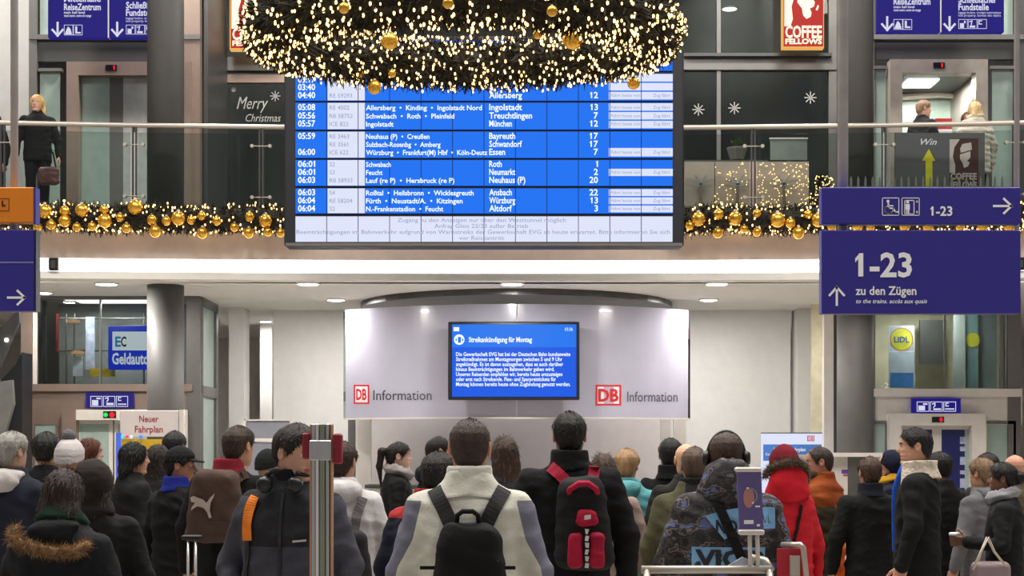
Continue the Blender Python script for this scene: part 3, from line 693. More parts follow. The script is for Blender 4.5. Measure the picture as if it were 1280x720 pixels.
# lower right lift, pale metal
t = thing('glass_lift', 'pale metal framed glass lift with closed blue-postered doors', 'lift', (PX(1175, LY), LY, 0))
for (x0, x1) in ((1030, 1042), (1042, 1047), (1085, 1094), (1260, 1276)): pbox(G(), x0, 372, x1, 755, LY, 0.14).out('post', M_frame if x0 > 1046 else M_dframe if x0 > 1040 else M_lmetal, t)
pbox(G(), 1094, 370, 1262, 375, LY, 0.12).out('top_rail', M_frame, t)
pbox(G(), 1092, 486, 1278, 496, LY - 0.03, 0.16).out('transom', M_lmetal, t)
pbox(G(), 1092, 496, 1278, 531, LY + 0.02, 0.1).out('header_panel', M_lmetal, t)
for (x0, x1) in ((1180, 1182), (1250, 1254)): pbox(G(), x0, 375, x1, 486, LY + 0.02, 0.05).out('mullion', M_frame, t)
for (x0, x1) in ((1094, 1180), (1182, 1250), (1254, 1260)): pbox(G(), x0, 375, x1, 486, LY + 0.03, 0.012).out('glass_pane', M_glass_d, t)
for (x0, x1) in ((1093, 1110), (1234, 1270)):
    pbox(G(), x0, 527, x1, 755, LY + 0.03, 0.03).out('side_pane', M_green, t); pbox(G(), x0, 526, x1, 530, LY - 0.0, 0.06).out('side_frame', M_frame, t)
    pbox(G(), x1 - 3, 530, x1, 755, LY, 0.06).out('side_frame', M_frame, t)
for (x0, x1) in ((1112, 1127), (1215, 1232)): pbox(G(), x0, 517, x1, 755, LY - 0.16, 0.2).out('portal', M_lmetal, t)
pbox(G(), 1127, 517, 1215, 532, LY - 0.16, 0.2).out('lintel', M_lmetal, t)
pbox(G(), 1165, 521, 1180, 528, LY - 0.168, 0.01).out('floor_display', M_disp, t); text('floor_digit', '0', 1174.5, 527, 5, LY - 0.172, M_digit, t, bold=0.04)
for (x0, x1, xa, xb) in ((1127, 1171, 1128, 1165), (1171, 1215, 1176, 1210)):
    dl = pbox(G(), x0, 532, x1, 755, LY, 0.04).out('door_leaf', M_lmetal, t)
    pbox(G(), xa + 1, 537, xb, 755, LY - 0.004, 0.03).out('pane', mat('poster_navy', (24, 30, 92), 0.3, noise=0.25, nscale=3), dl)
    for k, (yy, hh) in enumerate(((546, 9), (558, 6), (571, 10), (588, 5), (598, 12))):
        ink('poster_print', [rect(xb - 10, yy, xb - 3, yy + hh)], LY - 0.008, mat('print_pale', (160, 165, 195), 0.5, noise=0.3, nscale=20), dl)
pbox(G(), 1206, 537, 1213, 755, LY - 0.006, 0.02).out('door_edge_glass', M_green, t)
G().box(PX(1036,LY), PX(1290,LY), LY+1.3, LY+1.34, 0, CEZ).out('rear_wall', mat('lift_back_warm', (214, 206, 176), 0.5), t)
pbox(G(), 1150, 400, 1183, 455, LY + 0.9, 0.05).out('inner_bracket', M_dframe, t)
area_light('added_cabin_beam', (PX(1175, LY), LY + .28, CEZ - .1), .4, 60, (1, .95, .86))  # light and panel added, unseen, to make the inside look warmly lit
G().box(PX(1120, LY), PX(1230, LY), LY + .2, LY + .5, CEZ - .06, CEZ - .03).out('cabin_glow', M_lit, t)
picto_sign(1140, 498, 1201, 516, 'small blue pictogram sign over the pale lift door')
t = thing('poster_reflection', 'yellow round emblem reflection on blue built as poster behind lift glass', 'poster', (PX(1127, LY + .2), LY + .2, PZ(486, LY + .2)))  # reflection in the glass, built as a printed sheet
Y = LY + 0.55
pbox(G(), 1111, 407, 1143, 485, Y, 0.015).out('sheet', mat('poster_pale', (176, 190, 205), 0.5, noise=0.15, nscale=5), t)
ink('yellow_disc', [disc(1127, 424, 14)], Y - 0.003, mat('emblem_yellow', (200, 200, 60), 0.5), t); ink('red_ring', stroke(arcp(1127, 424, 14, 0, 360, 24), 0.8), Y - 0.005, M_red, t)
text('lettering', 'LIDL', 1127, 428, 7, Y - 0.006, mat('emblem_blue', (40, 70, 150), 0.5), t, w=19, bold=.03, align='C')
ink('blue_block', [rect(1113, 466, 1142, 484)], Y - 0.003, mat('poster_blue', (60, 120, 190), 0.5, noise=0.3, nscale=10), t)
text('floor_lettering', '-2', 1101, 485, 6.5, LY + .02, M_ink, t, w=10, bold=.02)
ink('poster_border', boxline(1111, 407, 1143, 440, 1.0), Y - 0.004, M_ink, t)
t = thing('door_banner', 'tall blue green banner beside the yellow emblem behind lift glass', 'poster', (PX(1212, Y), Y, PZ(486, Y)))
for k, (x0, x1, c) in enumerate(((1192, 1206, (148, 158, 156)), (1207, 1222, (116, 148, 150)), (1223, 1246, (128, 140, 140)))):
    pbox(G(), x0, 392, x1, 485, Y + 0.05 * k, 0.02).out('curtain_strip', mat('banner_c%d' % k, c, 0.5, noise=0.2, nscale=4), t)
ink('yellow_spot', [disc(1216, 425, 9)], Y + 0.04, _M['emblem_yellow'], t)

# upper left lift
def upper_lift(x_posts, portal, disp, label, panes, doors, opened=False):
    t = thing('upper_lift', label, 'lift', (PX((portal[0] + portal[1]) / 2, LY), LY, FLZ))
    zb = 293.5
    for (x0, x1, m) in x_posts: pbox(G(), x0, -60, x1, zb, LY, 0.15).out('post', m, t)
    a, b = x_posts[0][0], x_posts[-1][1]; py = portal[2]
    pbox(G(), a, 48, b, py, LY + 0.04, 0.1).out('header_panel', M_dframe, t); pbox(G(), a, 43, b, 49, LY - 0.02, 0.14).out('transom', M_frame, t)
    for (x0, x1) in panes:
        pbox(G(), x0, py + 12, x1, zb, LY + 0.05, 0.02).out('side_pane', M_green, t)
        pbox(G(), x0 - 2, py + 8, x1 + 2, py + 12, LY - 0.01, 0.1).out('pane_rail', M_frame, t)
        pbox(G(), x0, -60, x1, 43, LY + 0.05, 0.02).out('upper_pane', M_green, t)
    for (x0, x1) in ((portal[0], portal[0] + 15), (portal[1] - 15, portal[1])): pbox(G(), x0, py, x1, zb, LY - 0.14, 0.22).out('portal', M_brown if not opened else M_lmetal2, t)
    pbox(G(), portal[0] + 15, py, portal[1] - 15, py + 17, LY - 0.14, 0.22).out('lintel', M_brown if not opened else M_lmetal2, t)
    pbox(G(), disp - 7, py + 4, disp + 7, py + 11, LY - 0.148, 0.01).out('floor_display', M_disp, t); text('floor_digit', '1', disp + 2.5, py + 10, 5, LY - 0.152, M_digit, t, bold=0.06)
    return t, py, zb
M_lmetal2 = mat('portal_grey', (150, 142, 134), 0.4, metal=0.25)
t, py, zb = upper_lift([(36, 46, M_frame), (230, 250, M_brown)], (83, 238, 77), 139, 'closed upper lift with brown portal behind the blonde woman', [(50, 75)], None)
for (x0, x1, m) in ((98, 137, M_green), (137, 154, M_frame), (154, 186, mat('lift_pale', (170, 172, 168), 0.4)), (186, 223, M_green)):
    pbox(G(), x0, 94, x1, zb, LY + 0.02, 0.04).out('door_leaf', m, t)
g = G(); xs = PX(252, LY); g.box(xs, xs + 0.06, LY + .16, 24.1, FLZ, 10.4); o = g.out('side_wall', M_dframe, t)
t, py, zb = upper_lift([(1086, 1093, M_frame), (1268, 1290, M_dframe)], (1113, 1235, 74), 1174, 'open upper lift with lit cabin behind the standing couple', [(1094, 1107), (1240, 1266)], None, True)
pbox(G(), 1120, 88, 1228, zb, LY + 1.6, 0.05).out('cabin_rear_wall', mat('cabin_rear', (176, 196, 186), 0.25), t)
for (x0, x1) in ((1118, 1123), (1227, 1232)):
    g = G(); g.box(PX(x0, LY), PX(x1, LY), LY + .1, LY + 1.6, FLZ, PZ(74, LY)); g.out('cabin_side_wall', M_lmetal2, t)
g = G(); g.box(PX(1118, LY), PX(1232, LY), LY + .1, LY + 1.65, PZ(88, LY), PZ(86, LY)); g.out('cabin_ceiling', M_dframe, t)
g = G(); g.box(PX(1146, LY), PX(1186, LY), LY + .5, LY + 1.0, PZ(90, LY), PZ(88, LY)); g.out('cabin_light', emit('cabin_light', (255, 250, 240), 4), t)
g = G(); g.tube([P3(1120, 122, LY + 1.5), P3(1175, 118, LY + 1.45), P3(1228, 122, LY + 1.5)], 0.05, 8); g.out('cabin_cove', mat('cove_white', (235, 230, 220), 0.5), t)
area_light('cabin_glow', (PX(1174, LY + .75), LY + .75, PZ(92, LY)), 0.4, 40, (1, .97, .9))
# notice on the lift door
t = thing('warning_notice', 'small red and white notice between the standing couple', 'notice', (PX(1180, 21.4), 21.4, PZ(166, 21.4)))
pbox(G(), 1169, 148, 1190, 166, 21.4, 0.02).out('sheet', mat('notice_red', (190, 40, 40), .5), t); text('lettering', 'INFORM', 1170.5, 158.5, 5, 21.395, M_ink, t, w=18, bold=.02)
ink('white_band', [rect(1169, 161.5, 1190, 166)], 21.395, M_ink, t)

# ------------------------------------------------------------------ upper shop fronts
SYu = 24.2
def shopfront(name, x0, x1, label, mull, transoms, glassdark=True):
    t = thing(name, label, 'shop front', (PX((x0 + x1) / 2, SYu), SYu, FLZ))
    for (a, b) in mull: pbox(G(), a, -60, b, 313, SYu, 0.12).out('mullion', M_frame, t)
    for (a, b) in transoms: pbox(G(), x0, a, x1, b, SYu - 0.03, 0.16).out('transom', M_frame, t)
    ms = sorted(mull); 
    for m0, m1 in zip(ms[:-1], ms[1:]):
        pbox(G(), m0[1], -60, m1[0], transoms[0][0], SYu + 0.05, 0.012).out('upper_pane', M_glass_d, t)
        pbox(G(), m0[1], transoms[0][1], m1[0], 313, SYu + 0.05, 0.012).out('lower_pane', M_glass_d, t)
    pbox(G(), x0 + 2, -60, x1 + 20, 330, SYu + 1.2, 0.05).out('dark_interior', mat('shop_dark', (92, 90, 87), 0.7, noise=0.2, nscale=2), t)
    lx_ = PX((x0 + x1) / 2, SYu); G().box(lx_ - .4, lx_ + .4, SYu + .35, SYu + .6, 9.42, 9.46).out('added_ceiling_lamp', M_lit, t); area_light('added_shop_lamp', (lx_, SYu + .45, 9.38), .5, 34, (1, .94, .86))  # unseen lamp added to brighten the shop interior
    return t
tl = shopfront('shop_front', 274, 400, 'dark shop window lettered Merry Christmas beside the departure board', [(272, 277), (398, 402)], [(71, 88)])
pbox(G(), 280, 93, 398, 103, SYu - 0.05, 0.1).out('brown_rail', M_brown, tl)
M_chalk = mat('window_chalk', (150, 150, 148), 0.7)
def snow(cx, cy, r, w=1.0):
    L = []
    for k in range(4): a = R(45 * k); L += stroke([(cx - r * math.cos(a), cy - r * math.sin(a)), (cx + r * math.cos(a), cy + r * math.sin(a))], w)
    return L
text('window_lettering', 'Merry', 296, 136, 15, SYu + 0.04, M_chalk, tl, w=39, shear=0.35); text('window_lettering', 'Christmas', 307, 152, 9.5, SYu + 0.04, M_chalk, tl, w=44, shear=0.3)
ink('window_snowflake', snow(344, 120, 6), SYu + 0.04, M_chalk, tl); ink('window_snowflake', snow(292, 112, 2.5), SYu + 0.04, M_chalk, tl)
ts = shopfront('shop_front', 800, 1046, 'dark coffee shop window with painted snowflakes right of departure board', [(797, 801), (896, 901), (1036, 1050)], [(68, 87)])
for (x, y, r) in ((873, 137, 7), (918, 135, 7), (1013, 122, 7)): ink('window_snowflake', snow(x, y, r, 1.2), SYu + 0.04, M_chalk, ts)
pbox(G(), 855, 66, 1040, 70, SYu - 0.12, 0.1).out('transom_ledge', M_dframe, ts)
def coffee_box(x0, x1, yb_, label, dim):
    Y = SYu - 0.4; t = thing('coffee_lightbox', label, 'sign', (PX((x0 + x1) / 2, Y), Y, PZ(yb_, Y)))
    w = x1 - x0
    pbox(G(), x0, yb_ - w * 1.75, x1, yb_, Y + 0.004, 0.14).out('frame', emit('coffee_gold', (235, 175, 90), 1.0), t)
    pbox(G(), x0 + 1.5, yb_ - w * 1.75, x1 - 1, yb_ - 2, Y, 0.05).out('red_face', emit('coffee_red', (188, 24, 12), 1.0), t)
    Mc = emit('coffee_cream', (255, 246, 215), 1.25); y = Y - 0.004
    def q(pts): return [(x0 + u * w, yb_ - w * 1.2 + v * w) for u, v in pts]
    ink('cream_profile', [q([(.05, .68), (.2, .66), (.25, .5), (.22, .2), (.28, .0), (.26, -.5), (.05, -.5)][::-1][::-1])], y, Mc, t)
    ink('cream_face', [q([(.40, -.5), (.36, .1), (.47, .25), (.50, .42), (.58, .5), (.68, .45), (.70, .35), (.66, .25), (.76, .2), (.78, .1), (.72, -.0), (.80, -.3), (.78, -.5)]), q([(.80, .28), (.84, .3), (.88, .2), (.85, .16)])], y, Mc, t)
    text('lettering', 'COFFEE', x0 + .07 * w, yb_ - .25 * w, .28 * w, y, Mc, t, w=.88 * w, bold=0.03)
    text('lettering', 'FELLOWS', x0 + .07 * w, yb_ - .1 * w, .12 * w, y, Mc, t, w=.88 * w, bold=0.04)
coffee_box(978, 1030, 60, 'lit red coffee lightbox above the dark window with snowflakes', 1)
coffee_box(287, 337, 62, 'lit red coffee lightbox half hidden behind the light ring', 1)
downlight(912, 10, 'small round lamp inside the dark coffee shop', 8, 0.12, PZ(10, 24.7), None)

# things along the balcony behind the glass
t = thing('low_partition', 'beige low partition hung with warm string lights behind balcony glass', 'partition', (PX(945, 21.2), 21.2, FLZ))
for k, (x0, x1) in enumerate(((856, 893), (894, 944), (945, 1011))): pbox(G(), x0, 202, x1, 277.5, 21.2, 0.06).out('panel', mat('partition_beige', (178, 160, 148), .5, noise=.06), t)
g = G()
for i in range(190):
    px = random.choice([random.uniform(893, 935), random.uniform(946, 1011), random.uniform(946, 1011)]); g.ball(P3(px, random.uniform(203, 258), 21.15), 0.008, 5, 3)
o = g.out('string_lights', M_bulb, t); o['kind'] = 'stuff'
for px in (876, 922, 980):
    Y = 21.13; st_ = []
    for a in (25, 65, 115, 155): st_ += stroke([(px, 230), (px + 17 * math.cos(R(a)), 230 - 12 * math.sin(R(a)))], 1.6) + stroke([(px, 230), (px + 15 * math.cos(R(a)), 230 + 8 * math.sin(R(a)))], 1.4)
    ink('silver_star', st_, Y, mat('star_silver', (150, 158, 160), .4, metal=.3), t); ink('star_stem', [rect(px - 2, 232, px + 2, 256)], Y, M_brown, t)
t = thing('lit_fir_tree', 'small fir bush with warm lights at the end of the partition', 'christmas tree', (PX(1030, 21.3), 21.3, FLZ))
V = []; Fc = []; b = G()
for (cx_, r, top) in ((1030, 20, 203),):
    for i in range(1100):
        a = random.uniform(0, 6.28); h = random.random(); rr = 0.25 * (1 - h * 0.75) * random.uniform(.5, 1); p = Vector((PX(cx_, 21.3) + rr * math.cos(a), 21.3 + rr * math.sin(a), FLZ + .05 + h * .62))
        d = Vector((math.cos(a), math.sin(a), random.uniform(-.6, .5))) * 0.09; s_ = Vector((-d.y, d.x, .02)) * .12; k = len(V); V += [p - s_, p + s_, p + d]; Fc.append((k, k + 1, k + 2))
        if i % 8 == 0: b.ball(p + d * .5, 0.011, 5, 3)
o = obj('needles', V, Fc, M_needle, t); o['kind'] = 'stuff'; o = b.out('light_bulbs', M_bulb, t); o['kind'] = 'stuff'; G().tube([(PX(1030, 21.3), 21.3, FLZ), (PX(1030, 21.3), 21.3, FLZ + .6)], .02, 8).out('trunk', M_brown, t)
t = thing('menu_stand', 'grey framed menu panel standing behind balcony glass by snowflake window', 'sign', (PX(986, 22.6), 22.6, FLZ))
pbox(G(), 963, 173, 1009, 200, 22.6, 0.03).out('panel', mat('menu_grey', (112, 116, 112), .4), t)
pbox(G(), 962, 172, 1010, 173.5, 22.59, 0.04).out('frame_top', M_lmetal, t); pbox(G(), 984, 200, 988, 295, 22.61, 0.03).out('stand', M_frame, t)
t = thing('potted_plant', 'little potted plant on ledge beside the menu panel', 'plant', (PX(921, 22.6), 22.6, PZ(200, 22.6)))
G().lathe([(0.10, 0), (0.15, 0.16), (0.15, 0.18), (0.12, 0.17)], (PX(921, 22.6), 22.6, PZ(200, 22.6)), 14).out('pot', mat('pot_grey', (96, 92, 86), .6), t)
V = []; Fc = []
for i in range(60):
    a = random.uniform(0, 6.28); p = Vector((PX(921, 22.6), 22.6, PZ(200, 22.6) + .17)); d = Vector((math.cos(a) * .7, math.sin(a) * .7, random.uniform(.4, 1.1))) * random.uniform(.1, .17); s_ = Vector((-d.y, d.x, 0)) * .2; k = len(V); V += [p - s_ * .3, p + d * .6 - s_, p + d, p + d * .6 + s_]; Fc.append((k, k + 1, k + 2, k + 3))
o = obj('leaves', V, Fc, mat('leaf_green', (62, 84, 42), .6), t); o['kind'] = 'stuff'
# ledge that carries the plant
t = thing('window_table', 'dark ledge table carrying the potted plant behind the glass', 'table', (PX(908, 22.5), 22.5, FLZ))
pbox(G(), 856, 200, 960, 204, 22.45, 0.4).out('table_top', M_dframe, t)
for px in (862, 954): G().box(PX(px, 22.5) - .03, PX(px, 22.5) + .03, 22.6, 22.66, FLZ, PZ(204, 22.45)).out('leg', M_dframe, t)
t = thing('advertising_board', 'grey board with yellow arrow and brown coffee portrait on balcony', 'sign board', (PX(1174, 20.75), 20.75, FLZ))
AY = 20.72
pbox(G(), 1119, 166, 1231, 271, AY, 0.04).out('board', mat('ad_grey', (92, 88, 92), .5, noise=.05), t)
ink('yellow_arrow', [[(1157, 258), (1165.5, 258), (1165.5, 201), (1169, 201), (1161, 186), (1152.5, 201), (1157, 201)][::-1]], AY - .004, mat('arrow_yellow', (214, 204, 20), .5), t)
text('lettering', 'Win', 1151, 181, 7.5, AY - .004, M_ink, t, w=20, shear=.35, bold=.01)
ink('portrait_field', [rect(1187, 173, 1223, 235)], AY - .004, mat('portrait_brown', (66, 26, 20), .5), t)
Mpp = mat('portrait_pale', (200, 184, 180), .5)
ink('portrait_pale', [[(1187, 216), (1194, 216), (1194, 206), (1191, 196), (1193, 184), (1200, 174), (1187, 174)][::-1], [(1200, 186), (1203, 180), (1214, 178), (1215, 187), (1201, 191)][::-1], [(1200, 193), (1213, 189), (1213, 197), (1209, 201), (1212, 203), (1210, 208), (1205, 210), (1203, 203), (1200, 199)][::-1]], AY - .007, Mpp, t)
text('lettering', 'COFFEE', 1188, 224, 7.5, AY - .007, Mpp, t, w=33, bold=.03); text('lettering', 'FELLOWS', 1188, 234, 6.5, AY - .007, Mpp, t, w=33, bold=.03)
t = thing('picket_fence', 'low pale picket fence standing before the advertising board', 'fence', (PX(1160, 20.55), 20.55, FLZ))
for px in range(1064, 1256, 9): 
    Y = 20.55; x = PX(px, Y); G().prism([(x - .013, FLZ + .05), (x + .013, FLZ + .05), (x + .013, FLZ + .48), (x, FLZ + .53), (x - .013, FLZ + .48)], Y, Y + .015).out('picket', mat('picket_pale', (150, 144, 140), .5), t)
for z in (FLZ + .12, FLZ + .36): G().box(PX(1060, 20.56), PX(1258, 20.56), 20.565, 20.58, z, z + .03).out('rail', _M['picket_pale'], t)

# ------------------------------------------------------------------ ground level furniture behind the crowd
t = thing('notice_board', 'grey notice boards on pale posts in front of the passage', 'notice board', (PX(335, 22), 22.0, 0))
for (y0, y1) in ((526, 548), (553, 640)): pbox(G(), 308, y0, 362, y1, 22.0, .03).out('grey_panel', mat('notice_grey', (122, 124, 134), .6, noise=.06), t)
pbox(G(), 306, 548, 364, 552, 21.98, .05).out('cross_bar', M_lmetal, t); pbox(G(), 305, 524, 364, 526, 21.98, .05).out('top_bar', M_lmetal, t)
for x in (303, 362): pbox(G(), x, 523, x + 4, 750, 21.98, .05).out('post', M_lmetal, t)
t = thing('timetable_poster_board', 'white and blue poster board with small red logo before white pier', 'poster board', (PX(990, 21.5), 21.5, 0))
pbox(G(), 952, 540.5, 1028, 542, 21.49, .08).out('top_edge', M_frame, t)
pbox(G(), 952, 542, 1028, 720, 21.5, .06).out('board', mat('board_white', (214, 214, 220), .5, noise=.02), t)
ink('blue_field', [rect(954, 555.5, 1027, 576)], 21.495, mat('poster_mid_blue', (60, 112, 190), .5, noise=.05), t)
ink('logo_frame', boxline(1009, 544.5, 1018, 551.5, 1.0), 21.495, M_red, t); text('logo_lettering', 'DB', 1010.5, 550.2, 4.2, 21.493, M_red, t, w=6, bold=.03)
text('lettering', 'Ihr neuer Fahrplan', 967, 564, 4.4, 21.49, M_ink, t, w=40, bold=.02); text('lettering', 'für alle Reisenden', 957, 569.5, 3.6, 21.49, M_ink, t, w=38)
pbox(G(), 980, 568, 1026, 640, 21.48, .01).out('photo_field', mat('poster_photo', (150, 145, 140), .5, noise=.3, nscale=8), t)
t = thing('service_counter', 'long pale service counter with leaflets behind the orange jacket', 'counter', (PX(1065, 20.9), 20.9, 0))
pbox(G(), 1020, 566, 1112, 571, 20.6, .5).out('counter_shelf', M_lmetal, t); pbox(G(), 1030, 571, 1110, 720, 20.75, .3).out('counter_front', mat('counter_pale', (190, 182, 178), .5), t)
for (x0, y0, x1, y1, c) in ((1052, 587, 1064, 592, (80, 50, 130)), (1054, 593, 1075, 595, (170, 30, 60)), (1066, 586, 1074, 592, (200, 196, 200))):
    ink('leaflet_print', [rect(x0, y0, x1, y1)], 20.745, mat('leaf%d' % x0, c, .5), t)
# escalator at the left edge
t = thing('escalator', 'dark escalator balustrade at the edge beside the bronze lift', 'escalator', (PX(0, 21), 21.0, 0))
Y = 21.0
def q3(pts): return [(PX(a, Y), PZ(b, Y)) for a, b in pts]
G().prism(q3([(-60, 560), (-60, 480), (24, 385), (24, 402), (12, 430), (-20, 500)]), Y, Y + .08).out('handrail', mat('rubber_grey', (70, 70, 70), .4), t)
G().prism(q3([(-60, 720), (-60, 560), (0, 475), (18, 455), (26, 440), (26, 720)]), Y + .05, Y + .5).out('side_panel', M_black, t)
G().prism(q3([(-30, 600), (-20, 480), (16, 475), (18, 505), (2, 560), (-10, 610)]), Y - .04, Y + .05).out('glass_panel', mat('escalator_glass', (108, 108, 104), .3), t)
G().ball(P3(8, 425, Y - .02), .028, 8, 6).out('lamp', M_lit, t)
# ------------------------------------------------------------------ organic surfaces: distance fields turned into quads
def snets(Fd, org, h):
    nx, ny, nz = Fd.shape; C = np.zeros((nx - 1, ny - 1, nz - 1)); S = np.zeros((nx - 1, ny - 1, nz - 1, 3))
    ins = Fd < 0; quads = []
    for a in range(3):
        s0 = [slice(None)] * 3; s1 = [slice(None)] * 3; s0[a] = slice(0, -1); s1[a] = slice(1, None)
        m = ins[tuple(s0)] != ins[tuple(s1)]; idx = np.argwhere(m)
        if not len(idx): continue
        f0 = Fd[tuple(s0)][m]; f1 = Fd[tuple(s1)][m]; t = f0 / (f0 - f1); p = idx.astype(float); p[:, a] += t
        b, c = [(1, 2), (2, 0), (0, 1)][a]; cells = []
        ok = np.ones(len(idx), bool)
        for ob, oc in ((0, 0), (-1, 0), (-1, -1), (0, -1)):
            q = idx.copy(); q[:, b] += ob; q[:, c] += oc; cells.append(q)
            v = (q >= 0).all(1) & (q[:, 0] < nx - 1) & (q[:, 1] < ny - 1) & (q[:, 2] < nz - 1); ok &= v
            qq = q[v]; np.add.at(C, (qq[:, 0], qq[:, 1], qq[:, 2]), 1); np.add.at(S, (qq[:, 0], qq[:, 1], qq[:, 2]), p[v])
        quads.append(([q[ok] for q in cells], (f0 < 0)[ok]))
    ids = -np.ones(C.shape, int); w = C > 0; ids[w] = np.arange(w.sum()); V = S[w] / C[w][:, None] * h + org
    Fs = []
    for cells, sg in quads:
        q = np.stack([ids[c[:, 0], c[:, 1], c[:, 2]] for c in cells], 1)
        q = np.where(sg[:, None], q, q[:, ::-1]); Fs.append(q)
    return V, np.concatenate(Fs)
def field(lo, hi, h, fn):
    lo = np.array(lo, float) - 2 * h; hi = np.array(hi, float) + 2 * h; n = np.ceil((hi - lo) / h).astype(int) + 1
    x, y, z = np.meshgrid(*[lo[i] + h * np.arange(n[i]) for i in range(3)], indexing='ij')
    return snets(fn(x, y, z), lo, h)
def smin(a, b, k):
    hh = np.clip(0.5 + 0.5 * (b - a) / k, 0, 1); return b + (a - b) * hh - k * hh * (1 - hh)
def cone(x, y, z, a, b, ra, rb):
    a = np.array(a, float); b = np.array(b, float); d = b - a; L = d @ d + 1e-9
    t = np.clip(((x - a[0]) * d[0] + (y - a[1]) * d[1] + (z - a[2]) * d[2]) / L, 0, 1)
    return np.sqrt((x - a[0] - t * d[0]) ** 2 + (y - a[1] - t * d[1]) ** 2 + (z - a[2] - t * d[2]) ** 2) - (ra + (rb - ra) * t)
def elli(x, y, z, c, r):
    k = np.sqrt(((x - c[0]) / r[0]) ** 2 + ((y - c[1]) / r[1]) ** 2 + ((z - c[2]) / r[2]) ** 2); return (k - 1) * min(r)
def rbox(x, y, z, c, b, r):
    q = [np.abs(v - cc) - (bb - r) for v, cc, bb in zip((x, y, z), c, b)]
    return np.sqrt(sum(np.maximum(v, 0) ** 2 for v in q)) + np.minimum(np.maximum(q[0], np.maximum(q[1], q[2])), 0) - r
def loft(x, y, z, secs, p=2.4):
    """secs: (z, rx, ry, cy) from low to high"""
    s = np.array(secs); zz = s[:, 0]
    rx, ry, cy = (np.interp(z, zz, s[:, i]) for i in (1, 2, 3))
    k = (np.abs(x / rx) ** p + np.abs((y - cy) / ry) ** p) ** (1 / p)
    return np.maximum(np.maximum((k - 1) * np.minimum(rx, ry), zz[0] - z), z - zz[-1])
def folds(x, y, z, amp, seed):
    r = np.random.default_rng(seed); o = 0
    for i in range(6):
        k = r.normal(size=3) * np.array([8, 8, 19]) * (0.7 + 0.45 * i); ph = r.uniform(0, 6.28)
        q = np.sin(k[0] * x + k[1] * y + k[2] * z + ph + 1.8 * np.sin(8 * x * r.uniform(.5, 1.5) + 10 * z + ph) + 1.2 * np.sin(13 * y - 6 * z + 2 * ph))
        o = o + (1.1 - 2.2 * np.abs(q) ** .7) / (1 + 0.55 * i)
    return -amp * o * 0.5

# ------------------------------------------------------------------ head: rings of a measured profile
def _pf(tab):
    t = np.array(tab); return lambda z: np.interp(z, t[:, 0], t[:, 1])
_front = [(-.20, .030), (-.15, .034), (-.128, .046), (-.118, .074), (-.108, .089), (-.098, .091), (-.086, .085), (-.076, .088), (-.069, .093), (-.061, .089), (-.053, .095), (-.045, .091), (-.036, .089), (-.02, .091), (.0, .090), (.012, .091), (.026, .097), (.045, .097), (.065, .091), (.085, .075), (.10, .054), (.112, .028), (.118, .002)]
_back = [(-.20, -.075), (-.15, -.068), (-.11, -.070), (-.07, -.083), (-.03, -.096), (.0, -.103), (.03, -.106), (.06, -.099), (.085, -.080), (.10, -.058), (.112, -.030), (.118, -.002)]
_side = [(-.20, .066), (-.15, .058), (-.125, .053), (-.112, .050), (-.10, .054), (-.08, .062), (-.05, .068), (-.02, .072), (.01, .075), (.035, .0775), (.06, .074), (.085, .060), (.10, .044), (.112, .024), (.118, .002)]
fF, fB, fS = _pf(_front), _pf(_back), _pf(_side)
HZ = np.concatenate([np.linspace(-.20, -.13, 5), np.linspace(-.122, .05, 42), np.linspace(.056, .104, 9), [.109, .113, .116, .118]])
_u = np.linspace(-1, 1, 57)[:-1]; HT = np.pi * np.sign(_u) * np.abs(_u) ** 1.35     # dense at the front
def head_point(z, th, male=1.0):
    f, b, s = fF(z), fB(z), fS(z); sn, cs = np.sin(th), np.cos(th)
    y = np.where(cs > 0, f, -b) * np.sign(cs) * np.abs(cs) ** np.where(cs > 0, 0.86, 1.0); x = s * np.sign(sn) * np.abs(sn) ** 0.92
    if True:
        fr = np.clip(cs, 0, 1)
        nz = np.interp(z, [-.046, -.038, -.028, -.018, .0, .015, .026], [0, .011, .024, .023, .013, .005, 0]); sg = np.interp(z, [-.04, -.025, .0, .02], [.013, .0125, .008, .007])
        y = y + nz * np.exp(-(x / sg) ** 2) * (cs > 0)
        y = y - .011 * np.exp(-((np.abs(x) - .031) / .014) ** 2 - ((z - .006) / .011) ** 2) * (cs > 0)
        y = y + .004 * male * np.exp(-((np.abs(x) - .025) / .02) ** 2 - ((z - .027) / .007) ** 2) * (cs > 0)
        y = y - .003 * np.exp(-(x / .018) ** 2 - ((z + .0605) / .003) ** 2) * (cs > 0)
        y = y + .004 * np.exp(-((np.abs(x) - .045) / .014) ** 2 - ((z + .022) / .018) ** 2) * (cs > 0)
        x = x * (1 + 0.05 * (male - .5) * np.exp(-((z + .085) / .03) ** 2))
    return x, y
